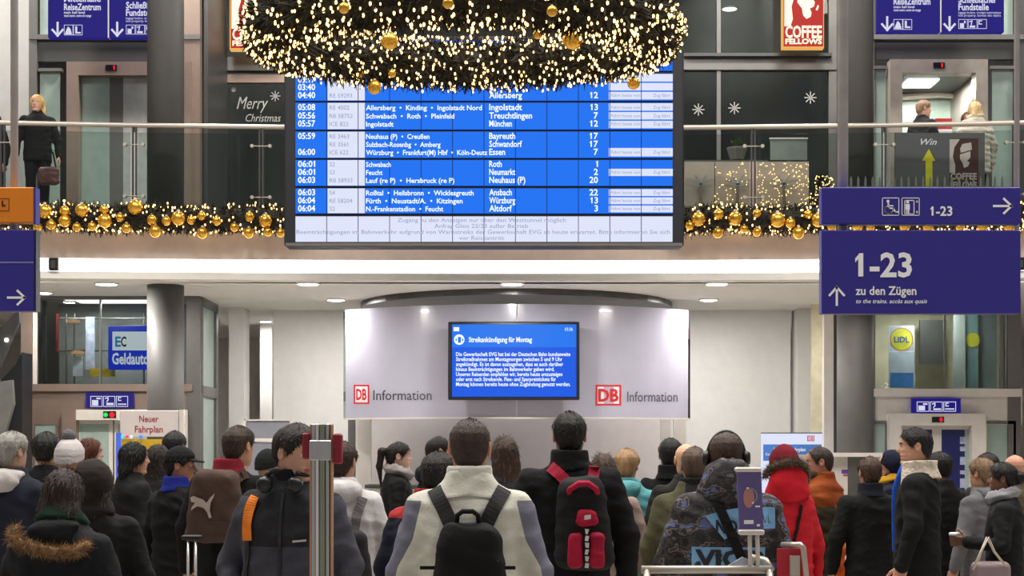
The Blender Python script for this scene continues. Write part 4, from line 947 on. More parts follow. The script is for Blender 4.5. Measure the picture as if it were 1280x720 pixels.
def head_mesh(male=1.0):
    Z, Tt = np.meshgrid(HZ, HT, indexing='ij'); x, y = head_point(Z, Tt, male); n, m = Z.shape
    V = np.stack([x, y, Z], -1).reshape(-1, 3).tolist()
    Fc = [(i * m + j, i * m + (j + 1) % m, (i + 1) * m + (j + 1) % m, (i + 1) * m + j) for i in range(n - 1) for j in range(m)]
    Fc.append(tuple((n - 1) * m + j for j in range(m)))
    mi = []
    for f in Fc:
        c = np.mean([V[i] for i in f], 0); k = 0
        if c[1] > .05:
            if abs(c[0]) < .024 and -.073 < c[2] < -.050: k = 1
            elif .012 < abs(c[0]) < .046 and .0215 < c[2] < .0305: k = 2
        mi.append(k)
    g = G()
    for s in (-1, 1):                                    # ears
        E = field((s * .076 - .03, -.05, -.05), (s * .076 + .03, .04, .05), .0055, lambda a, b, c: np.maximum(elli(a, b, c, (s * .079, -.012, .0), (.011, .020, .033)), -elli(a, b, c, (s * .090, -.007, .004), (.009, .011, .019))))
        n0 = len(V); V += E[0].tolist(); Fc += [tuple(int(i) + n0 for i in f) for f in E[1]]; mi += [0] * len(E[1])
    return np.array(V), Fc, mi
_HM = {}
def get_head(male):
    if male not in _HM: _HM[male] = head_mesh(male)
    return _HM[male]

def hair_shell(line, thick, seed=0, rough=.25, lift=0.0):
    """cap of hair: head grid pushed outwards above a hairline given by angle (0 front, pi back) -> height"""
    zz = np.concatenate([np.linspace(-.115, .105, 46), [.109, .113, .116, .118]]); th = np.linspace(-np.pi, np.pi, 61)[:-1]
    Z, Tt = np.meshgrid(zz, th, indexing='ij'); hl = line(np.abs(Tt)); Zc = np.maximum(Z, hl)
    x, y = head_point(Zc, Tt, 1.0); f = np.clip((Zc - hl) / .03, 0, 1); f = f * f * (3 - 2 * f)
    r = np.random.default_rng(seed); nz = sum(np.sin(Tt * k + r.uniform(0, 6.28) + Z * r.uniform(-60, 60)) for k in (7, 13, 22)) / 3
    th_ = (.003 + thick * f) * (1 + rough * nz); n, m = Z.shape
    nrm = np.stack([x / .075, y / .10, np.clip(Zc - .0, 0, 1) / .10], -1); nrm /= np.linalg.norm(nrm, axis=-1, keepdims=True) + 1e-6
    P = np.stack([x, y, Zc], -1) + nrm * th_[..., None]; P[..., 2] += lift * f * np.clip((Zc - .05) / .06, 0, 1)
    V = P.reshape(-1, 3); Fc = []
    keep = (Z >= hl - .006)
    for i in range(n - 1):
        for j in range(m):
            jj = (j + 1) % m
            if keep[i + 1, j] or keep[i + 1, jj]: Fc.append((i * m + j, i * m + jj, (i + 1) * m + jj, (i + 1) * m + j))
    Fc.append(tuple((n - 1) * m + j for j in range(m)))
    used = sorted({i for f in Fc for i in f}); mp = {a: b for b, a in enumerate(used)}
    return V[used], [tuple(mp[i] for i in f) for f in Fc]
def line_of(pts):
    p = np.array(pts); return lambda t: np.interp(t, p[:, 0], p[:, 1])
L_short = line_of([(0, .066), (.55, .062), (.85, .050), (1.15, .015), (1.35, -.005), (1.5, .018), (1.75, .02), (1.95, -.03), (2.4, -.066), (3.15, -.072)])
L_recede = line_of([(0, .085), (.5, .078), (.85, .066), (1.15, .02), (1.35, -.015), (1.5, .018), (1.75, .02), (1.95, -.03), (2.4, -.066), (3.15, -.072)])
L_beanie = line_of([(0, .040), (1.0, .030), (1.6, .012), (2.2, -.015), (3.15, -.03)])
def hair_field(L, w=.095, seed=0, back=-.07, face=True, depth=.055):
    def fn(x, y, z):
        d = elli(x, y, z, (0, -.008, .022), (.089, .113, .108))
        d = smin(d, loft(x, y, z, [(-L, w * .75, depth * .6, back), (-L * .6, w, depth, back), (-.05, w * .98, depth * 1.1, back + .015), (.03, .085, .075, back + .05)], 2.2), .03)
        th = np.arctan2(x, y + .05)
        d = d + .0022 * np.sin(34 * th + 5 * np.sin(11 * z + seed)) + .0016 * np.sin(71 * th + 9 * np.sin(7 * z + 2 * seed))
        if face: d = np.maximum(d, -elli(x, y, z, (0, .092, -.048), (.062, .085, .124)))
        return d
    return field((-.13, -.19, -L - .02), (.13, .12, .15), .0085, fn)

# ------------------------------------------------------------------ hand: palm, four fingers, thumb (right hand hanging, palm towards -x)
def hand_mesh(curl=0.5):
    def fn(x, y, z):
        d = rbox(x, y, z, (0, .0, -.05), (.014, .041, .048), .013)
        for i, (yy, L) in enumerate(((.030, .068), (.010, .076), (-.010, .071), (-.029, .056))):
            p = np.array([0, yy, -.092]); ang = .15 + .1 * i
            for k, (f, r0, r1) in enumerate(((.45, .0095, .0088), (.32, .0088, .008), (.25, .008, .0066))):
                q = p + L * f * np.array([-math.sin(ang), 0, -math.cos(ang)]); d = smin(d, cone(x, y, z, p, q, r0, r1), .004); p = q; ang += curl
        p = np.array([-.004, .034, -.03])
        for (f, a, r0, r1) in ((.038, .75, .013, .0105), (.03, .45, .0105, .009), (.022, .2, .009, .007)):
            q = p + f * np.array([-.45, math.sin(a), -math.cos(a)]); d = smin(d, cone(x, y, z, p, q, r0, r1), .006); p = q
        return d
    return field((-.11, -.06, -.19), (.03, .10, .01), .0052, fn)
_HAND = {}
def get_hand(c):
    if c not in _HAND: _HAND[c] = hand_mesh(c)
    return _HAND[c]
def place_hand(V, Fc, wrist, elbow, side):
    V = V.copy()
    if side < 0: V[:, 0] *= -1; Fc = Fc[:, ::-1]
    d = Vector(np.array(wrist) - np.array(elbow)).normalized(); q = Vector((0, 0, -1)).rotation_difference(d)
    Mx = np.array(q.to_matrix()); return V @ Mx.T + np.array(wrist) + np.array(d) * .0, Fc

# ------------------------------------------------------------------ a person
M_lip = {}
def skin(c, k=''): return mat('skin_%d_%d_%d' % c, c, 0.5, noise=0.07, nscale=14, spec=.3)
def cloth(c, rough=.85, key=None, bump=.25, bs=90):
    if max(c) < 72: c = tuple(int(v * .76) for v in c)
    return mat(key or 'cloth_%d_%d_%d' % tuple(c), c, rough, noise=0.16, nscale=7, bump=bump, bscale=bs, spec=.25)
def hairm(c): return mat('hair_%d_%d_%d' % tuple(c), c, .55, noise=.35, nscale=9, bump=.5, bscale=70, stretch=(3, 3, .5), spec=.35)
ARM = {'down': ((.262, -.015, 1.13), (.285, .05, .885)), 'back': ((.275, -.07, 1.14), (.25, .06, .92)), 'hold': ((.265, .0, 1.14), (.16, .25, 1.16)), 'pocket': ((.30, -.06, 1.13), (.245, .10, .93)), 'face': ((.26, .06, 1.16), (.12, .26, 1.42))}
SH = (.178, -.005, 1.405)
_body = {}
def body_mesh(arms):
    if arms in _body: return _body[arms]
    def fn(x, y, z):
        d = loft(x, y, z, [(.86, .15, .10, 0), (.95, .16, .105, 0), (1.08, .135, .095, 0), (1.25, .16, .105, 0), (1.36, .165, .10, 0), (1.43, .12, .08, 0), (1.48, .06, .06, 0)], 2.2)
        for s, a in ((-1, arms[0]), (1, arms[1])):
            e, w = ARM[a]; S_ = (s * SH[0] * .95, SH[1], SH[2] - .01); E = (s * e[0], e[1], e[2]); Wv = (s * w[0], w[1], w[2])
            d = smin(d, cone(x, y, z, S_, E, .052, .040), .03); d = smin(d, cone(x, y, z, E, Wv, .040, .026), .015)
            d = smin(d, cone(x, y, z, (s * .085, 0, .88), (s * .092, .012, .48), .080, .052), .03); d = smin(d, cone(x, y, z, (s * .092, .012, .48), (s * .095, -.02, .09), .054, .036), .02)
            d = smin(d, cone(x, y, z, (s * .095, -.03, .05), (s * .11, .13, .035), .038, .028), .02)
        return d
    _body[arms] = field((-.36, -.16, .0), (.36, .34, 1.5), .023, fn); return _body[arms]

JS = {'std': [(.80, .205, .150, 0), (.95, .205, .148, 0), (1.10, .197, .142, 0), (1.25, .207, .146, 0), (1.36, .203, .138, -.004), (1.42, .178, .120, -.008), (1.46, .142, .104, -.010), (1.50, .098, .090, -.008), (1.54, .080, .086, -.004)],
      'slim': [(.80, .185, .135, 0), (.95, .182, .130, 0), (1.10, .170, .122, 0), (1.25, .185, .132, 0), (1.36, .183, .125, -.004), (1.42, .152, .105, -.008), (1.46, .112, .092, -.010), (1.495, .084, .084, -.008), (1.54, .078, .082, -.004)],
      'long': [(.42, .235, .175, 0), (.80, .205, .152, 0), (1.10, .190, .138, 0), (1.25, .198, .142, 0), (1.36, .196, .134, -.004), (1.42, .172, .117, -.008), (1.46, .138, .102, -.010), (1.50, .096, .090, -.008), (1.54, .080, .086, -.004)],
      'puff': [(.70, .215, .165, 0), (.95, .225, .165, 0), (1.10, .220, .162, 0), (1.25, .228, .165, 0), (1.36, .218, .155, -.004), (1.42, .195, .138, -.008), (1.46, .158, .120, -.010), (1.50, .118, .106, -.008), (1.55, .092, .096, -.004)]}
def jacket_mesh(style, arms, sr, h, seed, fold, quilt):
    secs = JS[style]; z0 = secs[0][0]
    def fn(x, y, z):
        d = loft(x, y, z, secs, 2.5)
        for s, a in ((-1, arms[0]), (1, arms[1])):
            e, w = ARM[a]; S_ = (s * (SH[0] + .006), SH[1], SH[2] - .012); E = (s * (e[0] + .012), e[1], e[2]); Wv = (s * (w[0] + .004), w[1], w[2])
            d = smin(d, cone(x, y, z, S_, E, sr, sr * .86), .045); d = smin(d, cone(x, y, z, E, Wv, sr * .86, sr * .70), .02)
        d = d + folds(x, y, z, fold, seed)
        if quilt: d = d + quilt[1] * (np.abs(np.sin(np.pi * z / quilt[0])) ** .5 * -1 + .7)
        return d
    return field((-.40, -.24, z0 - .02), (.40, .38, 1.58), h, fn)

def person(label, px, top, Y, face=0, coat=(30, 30, 34), style='std', hair='short', hc=(24, 20, 18), sk=(196, 150, 122), male=1.0, hyaw=0, hpitch=0, arms=('down', 'down'), g_=1.0, sr=.074, h=.0145, fold=.008, quilt=None,
           trousers=(28, 30, 40), collar=None, region=None, mats=None, hat=None, hood=None, scarf=None, fur=None, seed=None, H=None, base=0.0, ht=.012, beard=None, rough=.85, name='person', xw=None, glasses=False, curl=.5, cmat=None, headx=0.0, shirt=None, bighood=None):
    seed = seed if seed is not None else int(px * 7 + top); X = PX(px, Y) if xw is None else xw
    H = H or (EYE + (HOR - top) / F * Y - base); s = H / 1.755
    t = thing(name, label, 'person', (X, Y, base), R(face), s)
    # body: one mesh (torso, limbs, hands with fingers, neck and head)
    bV, bF = body_mesh(arms); bV = bV * np.array([min(1, g_), min(1, g_), 1]); V = [bV]; Fc = [tuple(map(int, f)) for f in bF]; mi = [0] * len(bF); n = len(bV)
    for sd, a in ((-1, arms[0]), (1, arms[1])):
        e, w = ARM[a]; hV, hF = place_hand(*get_hand(curl), (sd * w[0], w[1], w[2]), (sd * e[0], e[1], e[2]), sd)
        V.append(hV * np.array([min(1, g_), min(1, g_), 1])); Fc += [tuple(int(i) + n for i in f) for f in hF]; mi += [0] * len(hF); n += len(hV)
    Mh = Matrix.Translation((headx, .018, 1.632)) @ Matrix.Translation((0, -.02, -.12)) @ Matrix.Rotation(R(hyaw), 4, 'Z') @ Matrix.Rotation(R(hpitch), 4, 'X') @ Matrix.Translation((0, .02, .12))
    Mn = np.array(Mh)
    def hp(P): P = np.asarray(P, float); return P @ Mn[:3, :3].T + Mn[:3, 3]
    hV, hF, hm = get_head(male)
    V.append(hp(hV)); Fc += [tuple(i + n for i in f) for f in hF]; mi += hm
    lip = tuple(int(v * k) for v, k in zip(sk, (.86, .66, .64)))
    bodyo = obj('body', np.concatenate(V), Fc, [skin(sk), skin(lip), hairm(hc)], t, local=True, smooth=True, mi=mi)
    for sd in (-1, 1):
        c = hp([(sd * .031, .0715, .0065)])[0]; f = hp([(sd * .032, .0825, .0065)])[0]
        G().ball(c, .0125, 10, 8).out('eye', mat('eye_white', (222, 216, 210), .3), t, smooth=True, local=True)
        G().ball(f, .0052, 8, 6).out('iris', mat('eye_iris', (40, 28, 20), .2), t, smooth=True, local=True)
    # hair
    hm_ = hairm(hc)
    def strands(hv, hf, L, n_=700, lie=.75, parent=None):
        rr = np.random.default_rng(seed + 5); hv = np.asarray(hv); hf = [f for f in hf if len(f) == 4]; idx = rr.integers(0, len(hf), n_); V_ = []; F_ = []
        for i in idx:
            p = hv[list(hf[i])].mean(0); nn = p - np.array([0, -.01, min(p[2], .02)]); nn /= np.linalg.norm(nn) + 1e-6
            dn = np.array([0, -.35, -1.0]); dn = dn - nn * (dn @ nn); dn /= np.linalg.norm(dn) + 1e-6
            d = dn * lie + nn * (1.02 - lie) + rr.normal(0, .2, 3); d /= np.linalg.norm(d); sd = np.cross(d, nn); sd /= np.linalg.norm(sd) + 1e-6; ll = L * rr.uniform(.6, 1.3); w_ = .0016
            k = len(V_); p = p - nn * .003; m_ = p + d * ll * .55 + nn * .002; V_ += [p - sd * w_, p + sd * w_, m_ + sd * w_, m_ - sd * w_, p + d * ll]; F_ += [(k, k + 1, k + 2, k + 3), (k + 3, k + 2, k + 4)]
        so = obj('hair_strands', hp(V_), F_, hm_, t, local=True); so['kind'] = 'stuff'
    if hair in ('short', 'buzz', 'recede', 'tail', 'bun'):
        hv, hf = hair_shell(L_recede if hair == 'recede' else L_short, {'buzz': .0035, 'recede': .006}.get(hair, ht), seed, .3 if hair == 'short' else .15)
        obj('hair', hp(hv), hf, hm_, t, local=True, smooth=True)
        strands(hv, hf, {'buzz': .008, 'recede': .018, 'tail': .03, 'bun': .025}.get(hair, .020), 900, {'buzz': .5, 'tail': .95, 'bun': .9}.get(hair, .88))
    if hair == 'ring':
        hv, hf = hair_shell(line_of([(0, .13), (1.0, .13), (1.2, .02), (1.35, .0), (1.5, .018), (1.75, .02), (1.95, -.03), (2.4, -.066), (3.15, -.072)]), .005, seed, .2); obj('hair', hp(hv), hf, hm_, t, local=True, smooth=True)
    if hair in ('long', 'bob', 'mid'):
        hv, hf = hair_field({'long': .34, 'bob': .15, 'mid': .22}[hair], {'long': .10, 'bob': .098, 'mid': .10}[hair], seed); obj('hair', hp(hv), hf, hm_, t, local=True, smooth=True); strands(hv, [tuple(f) for f in hf], .05, 1100, .93)
    if hair == 'tail':
        hv, hf = field((-.06, -.23, -.26), (.06, -.06, .10), .0085, lambda x, y, z: smin(smin(cone(x, y, z, (0, -.095, .055), (0, -.145, .045), .026, .030), cone(x, y, z, (0, -.145, .045), (0, -.165, -.08), .032, .026), .02), cone(x, y, z, (0, -.165, -.08), (0, -.15, -.25), .026, .008), .02) + .002 * np.sin(300 * x))
        obj('ponytail', hp(hv), hf, hm_, t, local=True, smooth=True)
    if hair == 'bun':
        hv, hf = field((-.07, -.20, -.08), (.07, -.05, .10), .009, lambda x, y, z: elli(x, y, z, (0, -.125, .01), (.055, .05, .052)) + .003 * np.sin(120 * x + 90 * z)); obj('hair_bun', hp(hv), hf, hm_, t, local=True, smooth=True)
    if beard:
        hv, hf = field((-.09, -.02, -.15), (.09, .12, -.01), .0075, lambda x, y, z: np.maximum(np.maximum(elli(x, y, z, (0, .028, -.085), (.067, .075, .055)), z + .018 + .25 * np.maximum(0, y - .05)), -elli(x, y, z, (0, .10, -.06), (.02, .02, .010))))
        obj('beard', hp(hv), hf, hairm(beard), t, local=True, smooth=True)
    # jacket
    jV, jF = jacket_mesh(style, arms, sr, h, seed, fold, quilt); jV = jV * np.array([g_, g_, 1])
    jm = cmat or cloth(coat, rough)
    if region:
        jm = jm.copy(); jm.name = 'panelled_cloth'; nt = jm.node_tree; b = nt.nodes['Principled BSDF']; src = b.inputs['Base Color'].links[0].from_socket
        for q, (fn_, c_) in enumerate(region):
            at = nt.nodes.new('ShaderNodeAttribute'); at.attribute_name = 'panel%d' % q
            th = nt.nodes.new('ShaderNodeMath'); th.operation = 'GREATER_THAN'; th.inputs[1].default_value = 0.0; nt.links.new(at.outputs['Fac'], th.inputs[0])
            mx = nt.nodes.new('ShaderNodeMix'); mx.data_type = 'RGBA'; nt.links.new(th.outputs[0], mx.inputs[0]); nt.links.new(src, mx.inputs[6]); mx.inputs[7].default_value = rgb(c_); src = mx.outputs[2]
        nt.links.new(src, b.inputs['Base Color'])
    jo = obj('jacket', jV, jF.tolist(), jm, t, local=True, smooth=True)
    for q, (fn_, c_) in enumerate(region or []):
        at = jo.data.attributes.new('panel%d' % q, 'FLOAT', 'POINT'); at.data.foreach_set('value', fn_(jV[:, 0], jV[:, 1], jV[:, 2]).astype(np.float32))
    bvh = BVHTree.FromPolygons([tuple(v) for v in jV], [tuple(map(int, f)) for f in jF])
    t_ = dict(t=t, bvh=bvh, s=s, hp=hp, g=g_, X=X, Y=Y, base=base, face=face, name=name)
    if collar:
        cz = 1.47; cv, cf = field((-.13, -.15, 1.43), (.13, .13, 1.62), .009, lambda x, y, z: np.maximum(loft(x, y, z, [(1.455, .118, .108, -.012), (1.50, .098, .100, -.006), (1.565, .092, .098, -.004)], 2.2), -loft(x, y, z, [(1.40, .065, .074, 0), (1.52, .072, .080, 0), (1.60, .072, .080, 0)], 2.2)) + folds(x, y, z, .002, seed))
        obj('collar', cv * np.array([g_, g_, 1]), cf.tolist(), cloth(collar), t, local=True, smooth=True)
    if scarf:
        cv, cf = field((-.17, -.17, 1.40), (.17, .19, 1.62), .012, lambda x, y, z: np.abs(np.sqrt((x / 1.0) ** 2 + ((y - .015) / 1.05) ** 2) - .098) * 1.0 + np.abs(z - 1.515 + .22 * y) * .55 - .036 + folds(x, y, z, .008, seed))
        obj('scarf', cv * np.array([g_, g_, 1]), cf.tolist(), cloth(scarf, .95), t, local=True, smooth=True)
    if shirt:
        sv, sf = field((-.1, .02, .95), (.1, .2, 1.53), .012, lambda x, y, z: np.maximum(loft(x, y, z, [(.95, .2, .160, .0), (1.25, .2, .160, 0), (1.36, .18, .156, 0), (1.44, .14, .134, 0), (1.54, .085, .092, .005)], 2.4), np.abs(x) - np.interp(z, [.95, 1.3, 1.52], [.02, .055, .09])))
        obj('shirt', sv * np.array([g_, g_, 1]), sf.tolist(), cloth(shirt), t, local=True, smooth=True)
    if hood:        # hood hanging down behind the neck
        cv, cf = field((-.20, -.30, 1.28), (.20, .10, 1.62), .013, lambda x, y, z: np.maximum(smin(elli(x, y, z, (0, -.115 , 1.445), (.125, .062, .072)), elli(x, y, z, (0, -.035, 1.495), (.118, .10, .045)), .05), -elli(x, y, z, (0, .02, 1.60), (.088, .115, .11))) + folds(x, y, z, .006, seed + 3))
        obj('hood', cv * np.array([g_, g_, 1]), cf.tolist(), cloth(hood) if isinstance(hood, tuple) else hood, t, local=True, smooth=True)
    if bighood:
        cv, cf = field((-.2, -.26, 1.36), (.2, .12, 1.76), .013, lambda x, y, z: np.maximum(smin(elli(x, y, z, (0, -.075, 1.56), (.150, .115, .120)), elli(x, y, z, (0, -.03, 1.465), (.185, .135, .085)), .07), -elli(x, y, z, (0, .03, 1.66), (.10, .135, .15))) + folds(x, y, z, .006, seed + 3))
        k_ = np.array([g_, g_, 1]) if isinstance(bighood, tuple) else np.array([.84, .92, .9]); off = np.array([0, 0, 0 if isinstance(bighood, tuple) else .125])
        obj('hood', cv * k_ + off, cf.tolist(), cloth(bighood) if isinstance(bighood, tuple) else bighood, t, local=True, smooth=True)
    if fur:         # fur: path points, radius, colour
        pts, rad, fc, ln = fur; rr = random.Random(seed); V = []; Fc = []; pts = [Vector(p) for p in pts]
        for i in range(6500):
            u = rr.random() * (len(pts) - 1); k = int(u); p = pts[k].lerp(pts[k + 1], u - k); n_ = Vector((rr.gauss(0, 1), rr.gauss(0, 1), rr.gauss(0, 1))).normalized()
            a = p + n_ * rad * rr.uniform(.4, .95); e = a + (n_ + Vector((rr.gauss(0, .5), rr.gauss(0, .5), rr.gauss(-.2, .5)))) * ln * rr.uniform(.6, 1.1); sd = n_.cross(Vector((rr.gauss(0, 1), rr.gauss(0, 1), rr.gauss(0, 1)))).normalized() * .0016
            q = len(V); V += [a - sd, a + sd, e]; Fc.append((q, q + 1, q + 2))
        fo = obj('fur_trim', V, Fc, mat('fur_%d' % fc[0], fc, .9, noise=.45, nscale=25), t, local=True); fo['kind'] = 'stuff'
        g = G().tube(pts, rad * .75, 8); g.out('fur_roll', _M['fur_%d' % fc[0]], t, smooth=True, local=True)
    if hat:
        kind, hcol = hat[0], hat[1]
        if kind in ('beanie', 'pompom'):
            hv, hf = hair_shell(L_beanie, .020, seed, .05, .02); obj('hat', hp(hv), hf, cloth(hcol, .95, bump=.6, bs=120), t, local=True, smooth=True)
            cv, cf = field((-.12, -.15, -.07), (.12, .14, .09), .009, lambda x, y, z: np.maximum(np.abs(np.sqrt((x / .086) ** 2 + ((y + .005) / .112) ** 2) - 1) * .09 - .011, np.abs(z - .028 - .25 * y) - .026)); obj('hat_band', hp(cv), cf.tolist(), cloth(hcol, .95, bump=.6, bs=120), t, local=True, smooth=True)
            if kind == 'pompom': G().ball(hp([(0, -.02, .165)])[0], .048, 12, 8).out('pompom', cloth(hat[2], .95, bump=1, bs=60), t, smooth=True, local=True)
        if kind == 'cap':
            hv, hf = hair_shell(line_of([(0, .045), (1.2, .03), (1.8, .01), (3.15, -.02)]), .014, seed, .04, .012); obj('cap', hp(hv), hf, cloth(hcol), t, local=True, smooth=True)
            cv, cf = field((-.09, .05, .0), (.09, .20, .08), .007, lambda x, y, z: np.maximum(np.maximum(np.sqrt((x / .078) ** 2 + ((y - .075) / .095) ** 2) * .08 - .08, np.abs(z - .052 + .30 * (y - .09) + 2.2 * x * x) - .006), .06 - y)); obj('visor', hp(cv), cf.tolist(), cloth(hcol), t, local=True, smooth=True)
        if kind == 'hoodup':
            hv, hf = field((-.16, -.18, -.22), (.16, .16, .18), .011, lambda x, y, z: np.maximum(np.maximum(smin(elli(x, y, z, (0, -.02, .015), (.112, .138, .135)), elli(x, y, z, (0, -.03, -.14), (.125, .115, .08)), .05), -elli(x, y, z, (0, .02, -.005), (.088, .12, .118))), y - .085) + folds(x, y, z, .004, seed)); obj('hood', hp(hv), hf.tolist(), hcol if not isinstance(hcol, tuple) else cloth(hcol), t, local=True, smooth=True)
    # trousers and shoes
    tv, tf = get_trousers(); obj('trousers', tv, tf.tolist(), cloth(trousers), t, local=True, smooth=True)
    for sd in (-1, 1):
        sv, sf = get_shoe(); v2 = sv * np.array([sd, 1, 1]); obj('shoe', v2, (sf if sd > 0 else sf[:, ::-1]).tolist(), mat('shoe_black', (26, 25, 25), .5), t, local=True, smooth=True)
    return t_
_tr = {}
def get_trousers():
    if 't' not in _tr:
        def fn(x, y, z):
            d = loft(x, y, z, [(.80, .178, .125, -.01), (.90, .178, .122, -.008), (1.0, .165, .115, 0)], 2.4)
            for s in (-1, 1): d = smin(d, cone(x, y, z, (s * .09, -.005, .84), (s * .095, .012, .47), .096, .070), .03); d = smin(d, cone(x, y, z, (s * .095, .012, .47), (s * .098, -.02, .10), .072, .062), .02)
            return np.maximum(d, .05 - z) + folds(x, y, z, .004, 5)
        _tr['t'] = field((-.21, -.16, .03), (.21, .16, 1.01), .024, fn)
    return _tr['t']
def get_shoe():
    if 's' not in _tr: _tr['s'] = field((.03, -.11, -.01), (.18, .21, .13), .012, lambda x, y, z: np.maximum(smin(elli(x, y, z, (.105, .05, .02), (.052, .145, .075)), cone(x, y, z, (.098, -.025, .04), (.098, -.02, .10), .052, .050), .03), .002 - z))
    return _tr['s']

# ------------------------------------------------------------------ things worn and carried (each a thing of its own)
def carried(P, name, label, cat, zbase=1.0):
    loc = Vector((P['X'], P['Y'], P['base']))
    t = thing(name, label, cat, loc, R(P['face']), P['s']); return t
def ribbon(P, t, pts, w, mt, side=-1, lift=.008, name='strap', thick=.006):
    """strap laid on the jacket: (x, z) points, side -1 back / +1 front; follows the surface found by rays"""
    fine = []
    for (a, b) in zip(pts[:-1], pts[1:]):
        for k in range(6): fine.append((a[0] + (b[0] - a[0]) * k / 6, a[1] + (b[1] - a[1]) * k / 6))
    fine.append(pts[-1]); V = []; Fc = []; ly = None
    for i, (x, z) in enumerate(fine):
        a = fine[max(0, i - 1)]; b = fine[min(len(fine) - 1, i + 1)]; d = Vector((b[0] - a[0], 0, b[1] - a[1])).normalized(); sdv = Vector((-d.z, 0, d.x)) * w / 2
        for sg in (-1, 1):
            q = Vector((x, 0, z)) + sdv * sg; hit = P['bvh'].ray_cast(Vector((q.x, side * 1.0, q.z)), Vector((0, -side, 0)))
            y = hit[0].y if hit[0] is not None else (ly if ly is not None else side * .1)
            ly = y; V += [(q.x, y + side * lift, q.z), (q.x, y + side * (lift + thick), q.z)]
    for i in range(len(fine) - 1):
        a = i * 4; Fc += [(a, a + 4, a + 6, a + 2), (a + 1, a + 3, a + 7, a + 5), (a, a + 1, a + 5, a + 4), (a + 2, a + 6, a + 7, a + 3)]
    Fc += [(0, 2, 3, 1), (len(V) - 4, len(V) - 3, len(V) - 1, len(V) - 2)]
    return obj(name, V, Fc, mt, t, local=True)
def patch(P, t, name, polys, mt, side=-1, lift=.006, bvh=None):
    """flat print (x, z polygons, local) laid on the surface"""
    V = []; Fc = []
    for p in polys:
        n = len(V)
        for (x, z) in p:
            hit = (bvh or P['bvh']).ray_cast(Vector((x, side * 1.0, z)), Vector((0, -side, 0))); y = hit[0].y if hit[0] is not None else side * .15
            V.append((x, y + side * lift, z))
        Fc.append(tuple(range(n, n + len(p))))
    return obj(name, V, Fc, mt, t, local=True)
def patch_text(P, t, s, x, z, cap, mt, w=None, bold=.02, bvh=None, side=-1, lift=.006, name='lettering', rot=0):
    V, Fc = glyphs(s, bold, 0); lo, hi = V[:, 0].min(), V[:, 0].max(); sx = w / (hi - lo) if w else cap
    out = []
    for a, b in V:
        u, v = (a - lo) * sx - (hi - lo) * sx / 2, b * cap; c, s_ = math.cos(R(rot)), math.sin(R(rot)); xx, zz = x + u * c - v * s_, z + u * s_ + v * c
        hit = (bvh or P['bvh']).ray_cast(Vector((xx, side * 1.0, zz)), Vector((0, -side, 0))); y = hit[0].y if hit[0] is not None else side * .15
        out.append((xx, y + side * lift, zz))
    return obj(name, out, Fc, mt, t, local=True)
def pack_body(P, t, mt, c, b, r=.06, top=.8, pocket=None, h=.013, seed=3, name='pack_body'):
    def fn(x, y, z):
        k = 1 + (1 - top) * np.clip((z - c[2]) / b[2], -1, 1); d = rbox(x * k, y, z, c, b, r) * .9
        return d + folds(x, y, z, .006, seed)
    V, Fc = field((c[0] - b[0] * 1.3, c[1] - b[1] - .03, c[2] - b[2]), (c[0] + b[0] * 1.3, c[1] + b[1] + .03, c[2] + b[2]), h, fn)
    o = obj(name, V, Fc.tolist(), mt, t, local=True, smooth=True); o['_'] = 0; del o['_']
    return o, BVHTree.FromPolygons([tuple(v) for v in V], [tuple(map(int, f)) for f in Fc])
# ------------------------------------------------------------------ the crowd (backs to us unless turned; face 0 = looking away, -90 = to the right)
BK = (26, 26, 29); K2 = (34, 33, 34); BLH = (20, 17, 16); BRH = (52, 36, 26)
person('grey haired man in navy jacket with white fleece collar beside beanie wearer', 12, 541, 9.3, -12, (36, 40, 58), 'puff', 'short', (150, 146, 140), (188, 150, 130), hood=(186, 180, 178), ht=.014, hyaw=-15)
person('person with full black hair between grey haired man and pale beanie', 57, 543, 11.0, 0, BK, 'std', 'short', BLH, ht=.022)
person('person wearing pale grey knit hat with dark grey pompom', 86, 553, 9.8, 0, (58, 54, 56), 'std', None, BLH, hat=('pompom', (196, 190, 190), (104, 104, 108)))
person('woman with chin-length auburn hair looking sideways beside the pompom hat', 110, 548, 12.6, -82, (44, 42, 44), 'slim', 'mid', (88, 44, 30), male=0.0, sk=(206, 160, 140))
P = person('person in dark parka with tan fur trimmed hood hanging down', 76, 586, 6.3, -8, (30, 31, 36), 'puff', 'bob', (44, 32, 27), scarf=(34, 62, 48), hood=(28, 29, 33), h=.014, hpitch=-10, male=.3,
       fur=([(-.165, -.10, 1.485), (-.15, -.185, 1.455), (-.09, -.235, 1.425), (0, -.25, 1.40), (.09, -.235, 1.385), (.15, -.19, 1.385), (.175, -.10, 1.41)], .026, (138, 106, 72), .022))
person('person in long dark coat with brown hood pulled up beside fur hooded parka', 116, 578, 7.4, 5, (32, 30, 31), 'long', 'mid', (46, 36, 32), hat=('hoodup', (52, 44, 40)), male=.2)
person('woman with thick black hair in dark coat before the yellow poster', 165, 553, 11.0, -52, (34, 32, 33), 'std', 'bob', (18, 15, 14), male=0.0, hyaw=-18)
person('person with long dark brown hair between black haired woman and capped man', 197, 556, 11.7, -15, (44, 42, 42), 'std', 'long', (40, 31, 27), male=.1)
person('man with cropped black hair behind the black cap', 217, 540, 12.3, -10, BK, 'std', 'short', BLH, (150, 108, 84))
P = person('person in black cap and bright blue collar with pull-along case', 222, 561, 10.0, -35, (26, 26, 28), 'std', 'short', BLH, (170, 120, 96), hat=('cap', (22, 22, 25)), collar=(36, 50, 150), hyaw=-50)
P11 = person('brown haired man in black coat with dark red collar', 287, 533, 9.3, -8, (24, 24, 26), 'std', 'short', (58, 42, 32), (196, 148, 122), collar=(150, 40, 56), hyaw=-20, headx=.045, ht=.009)
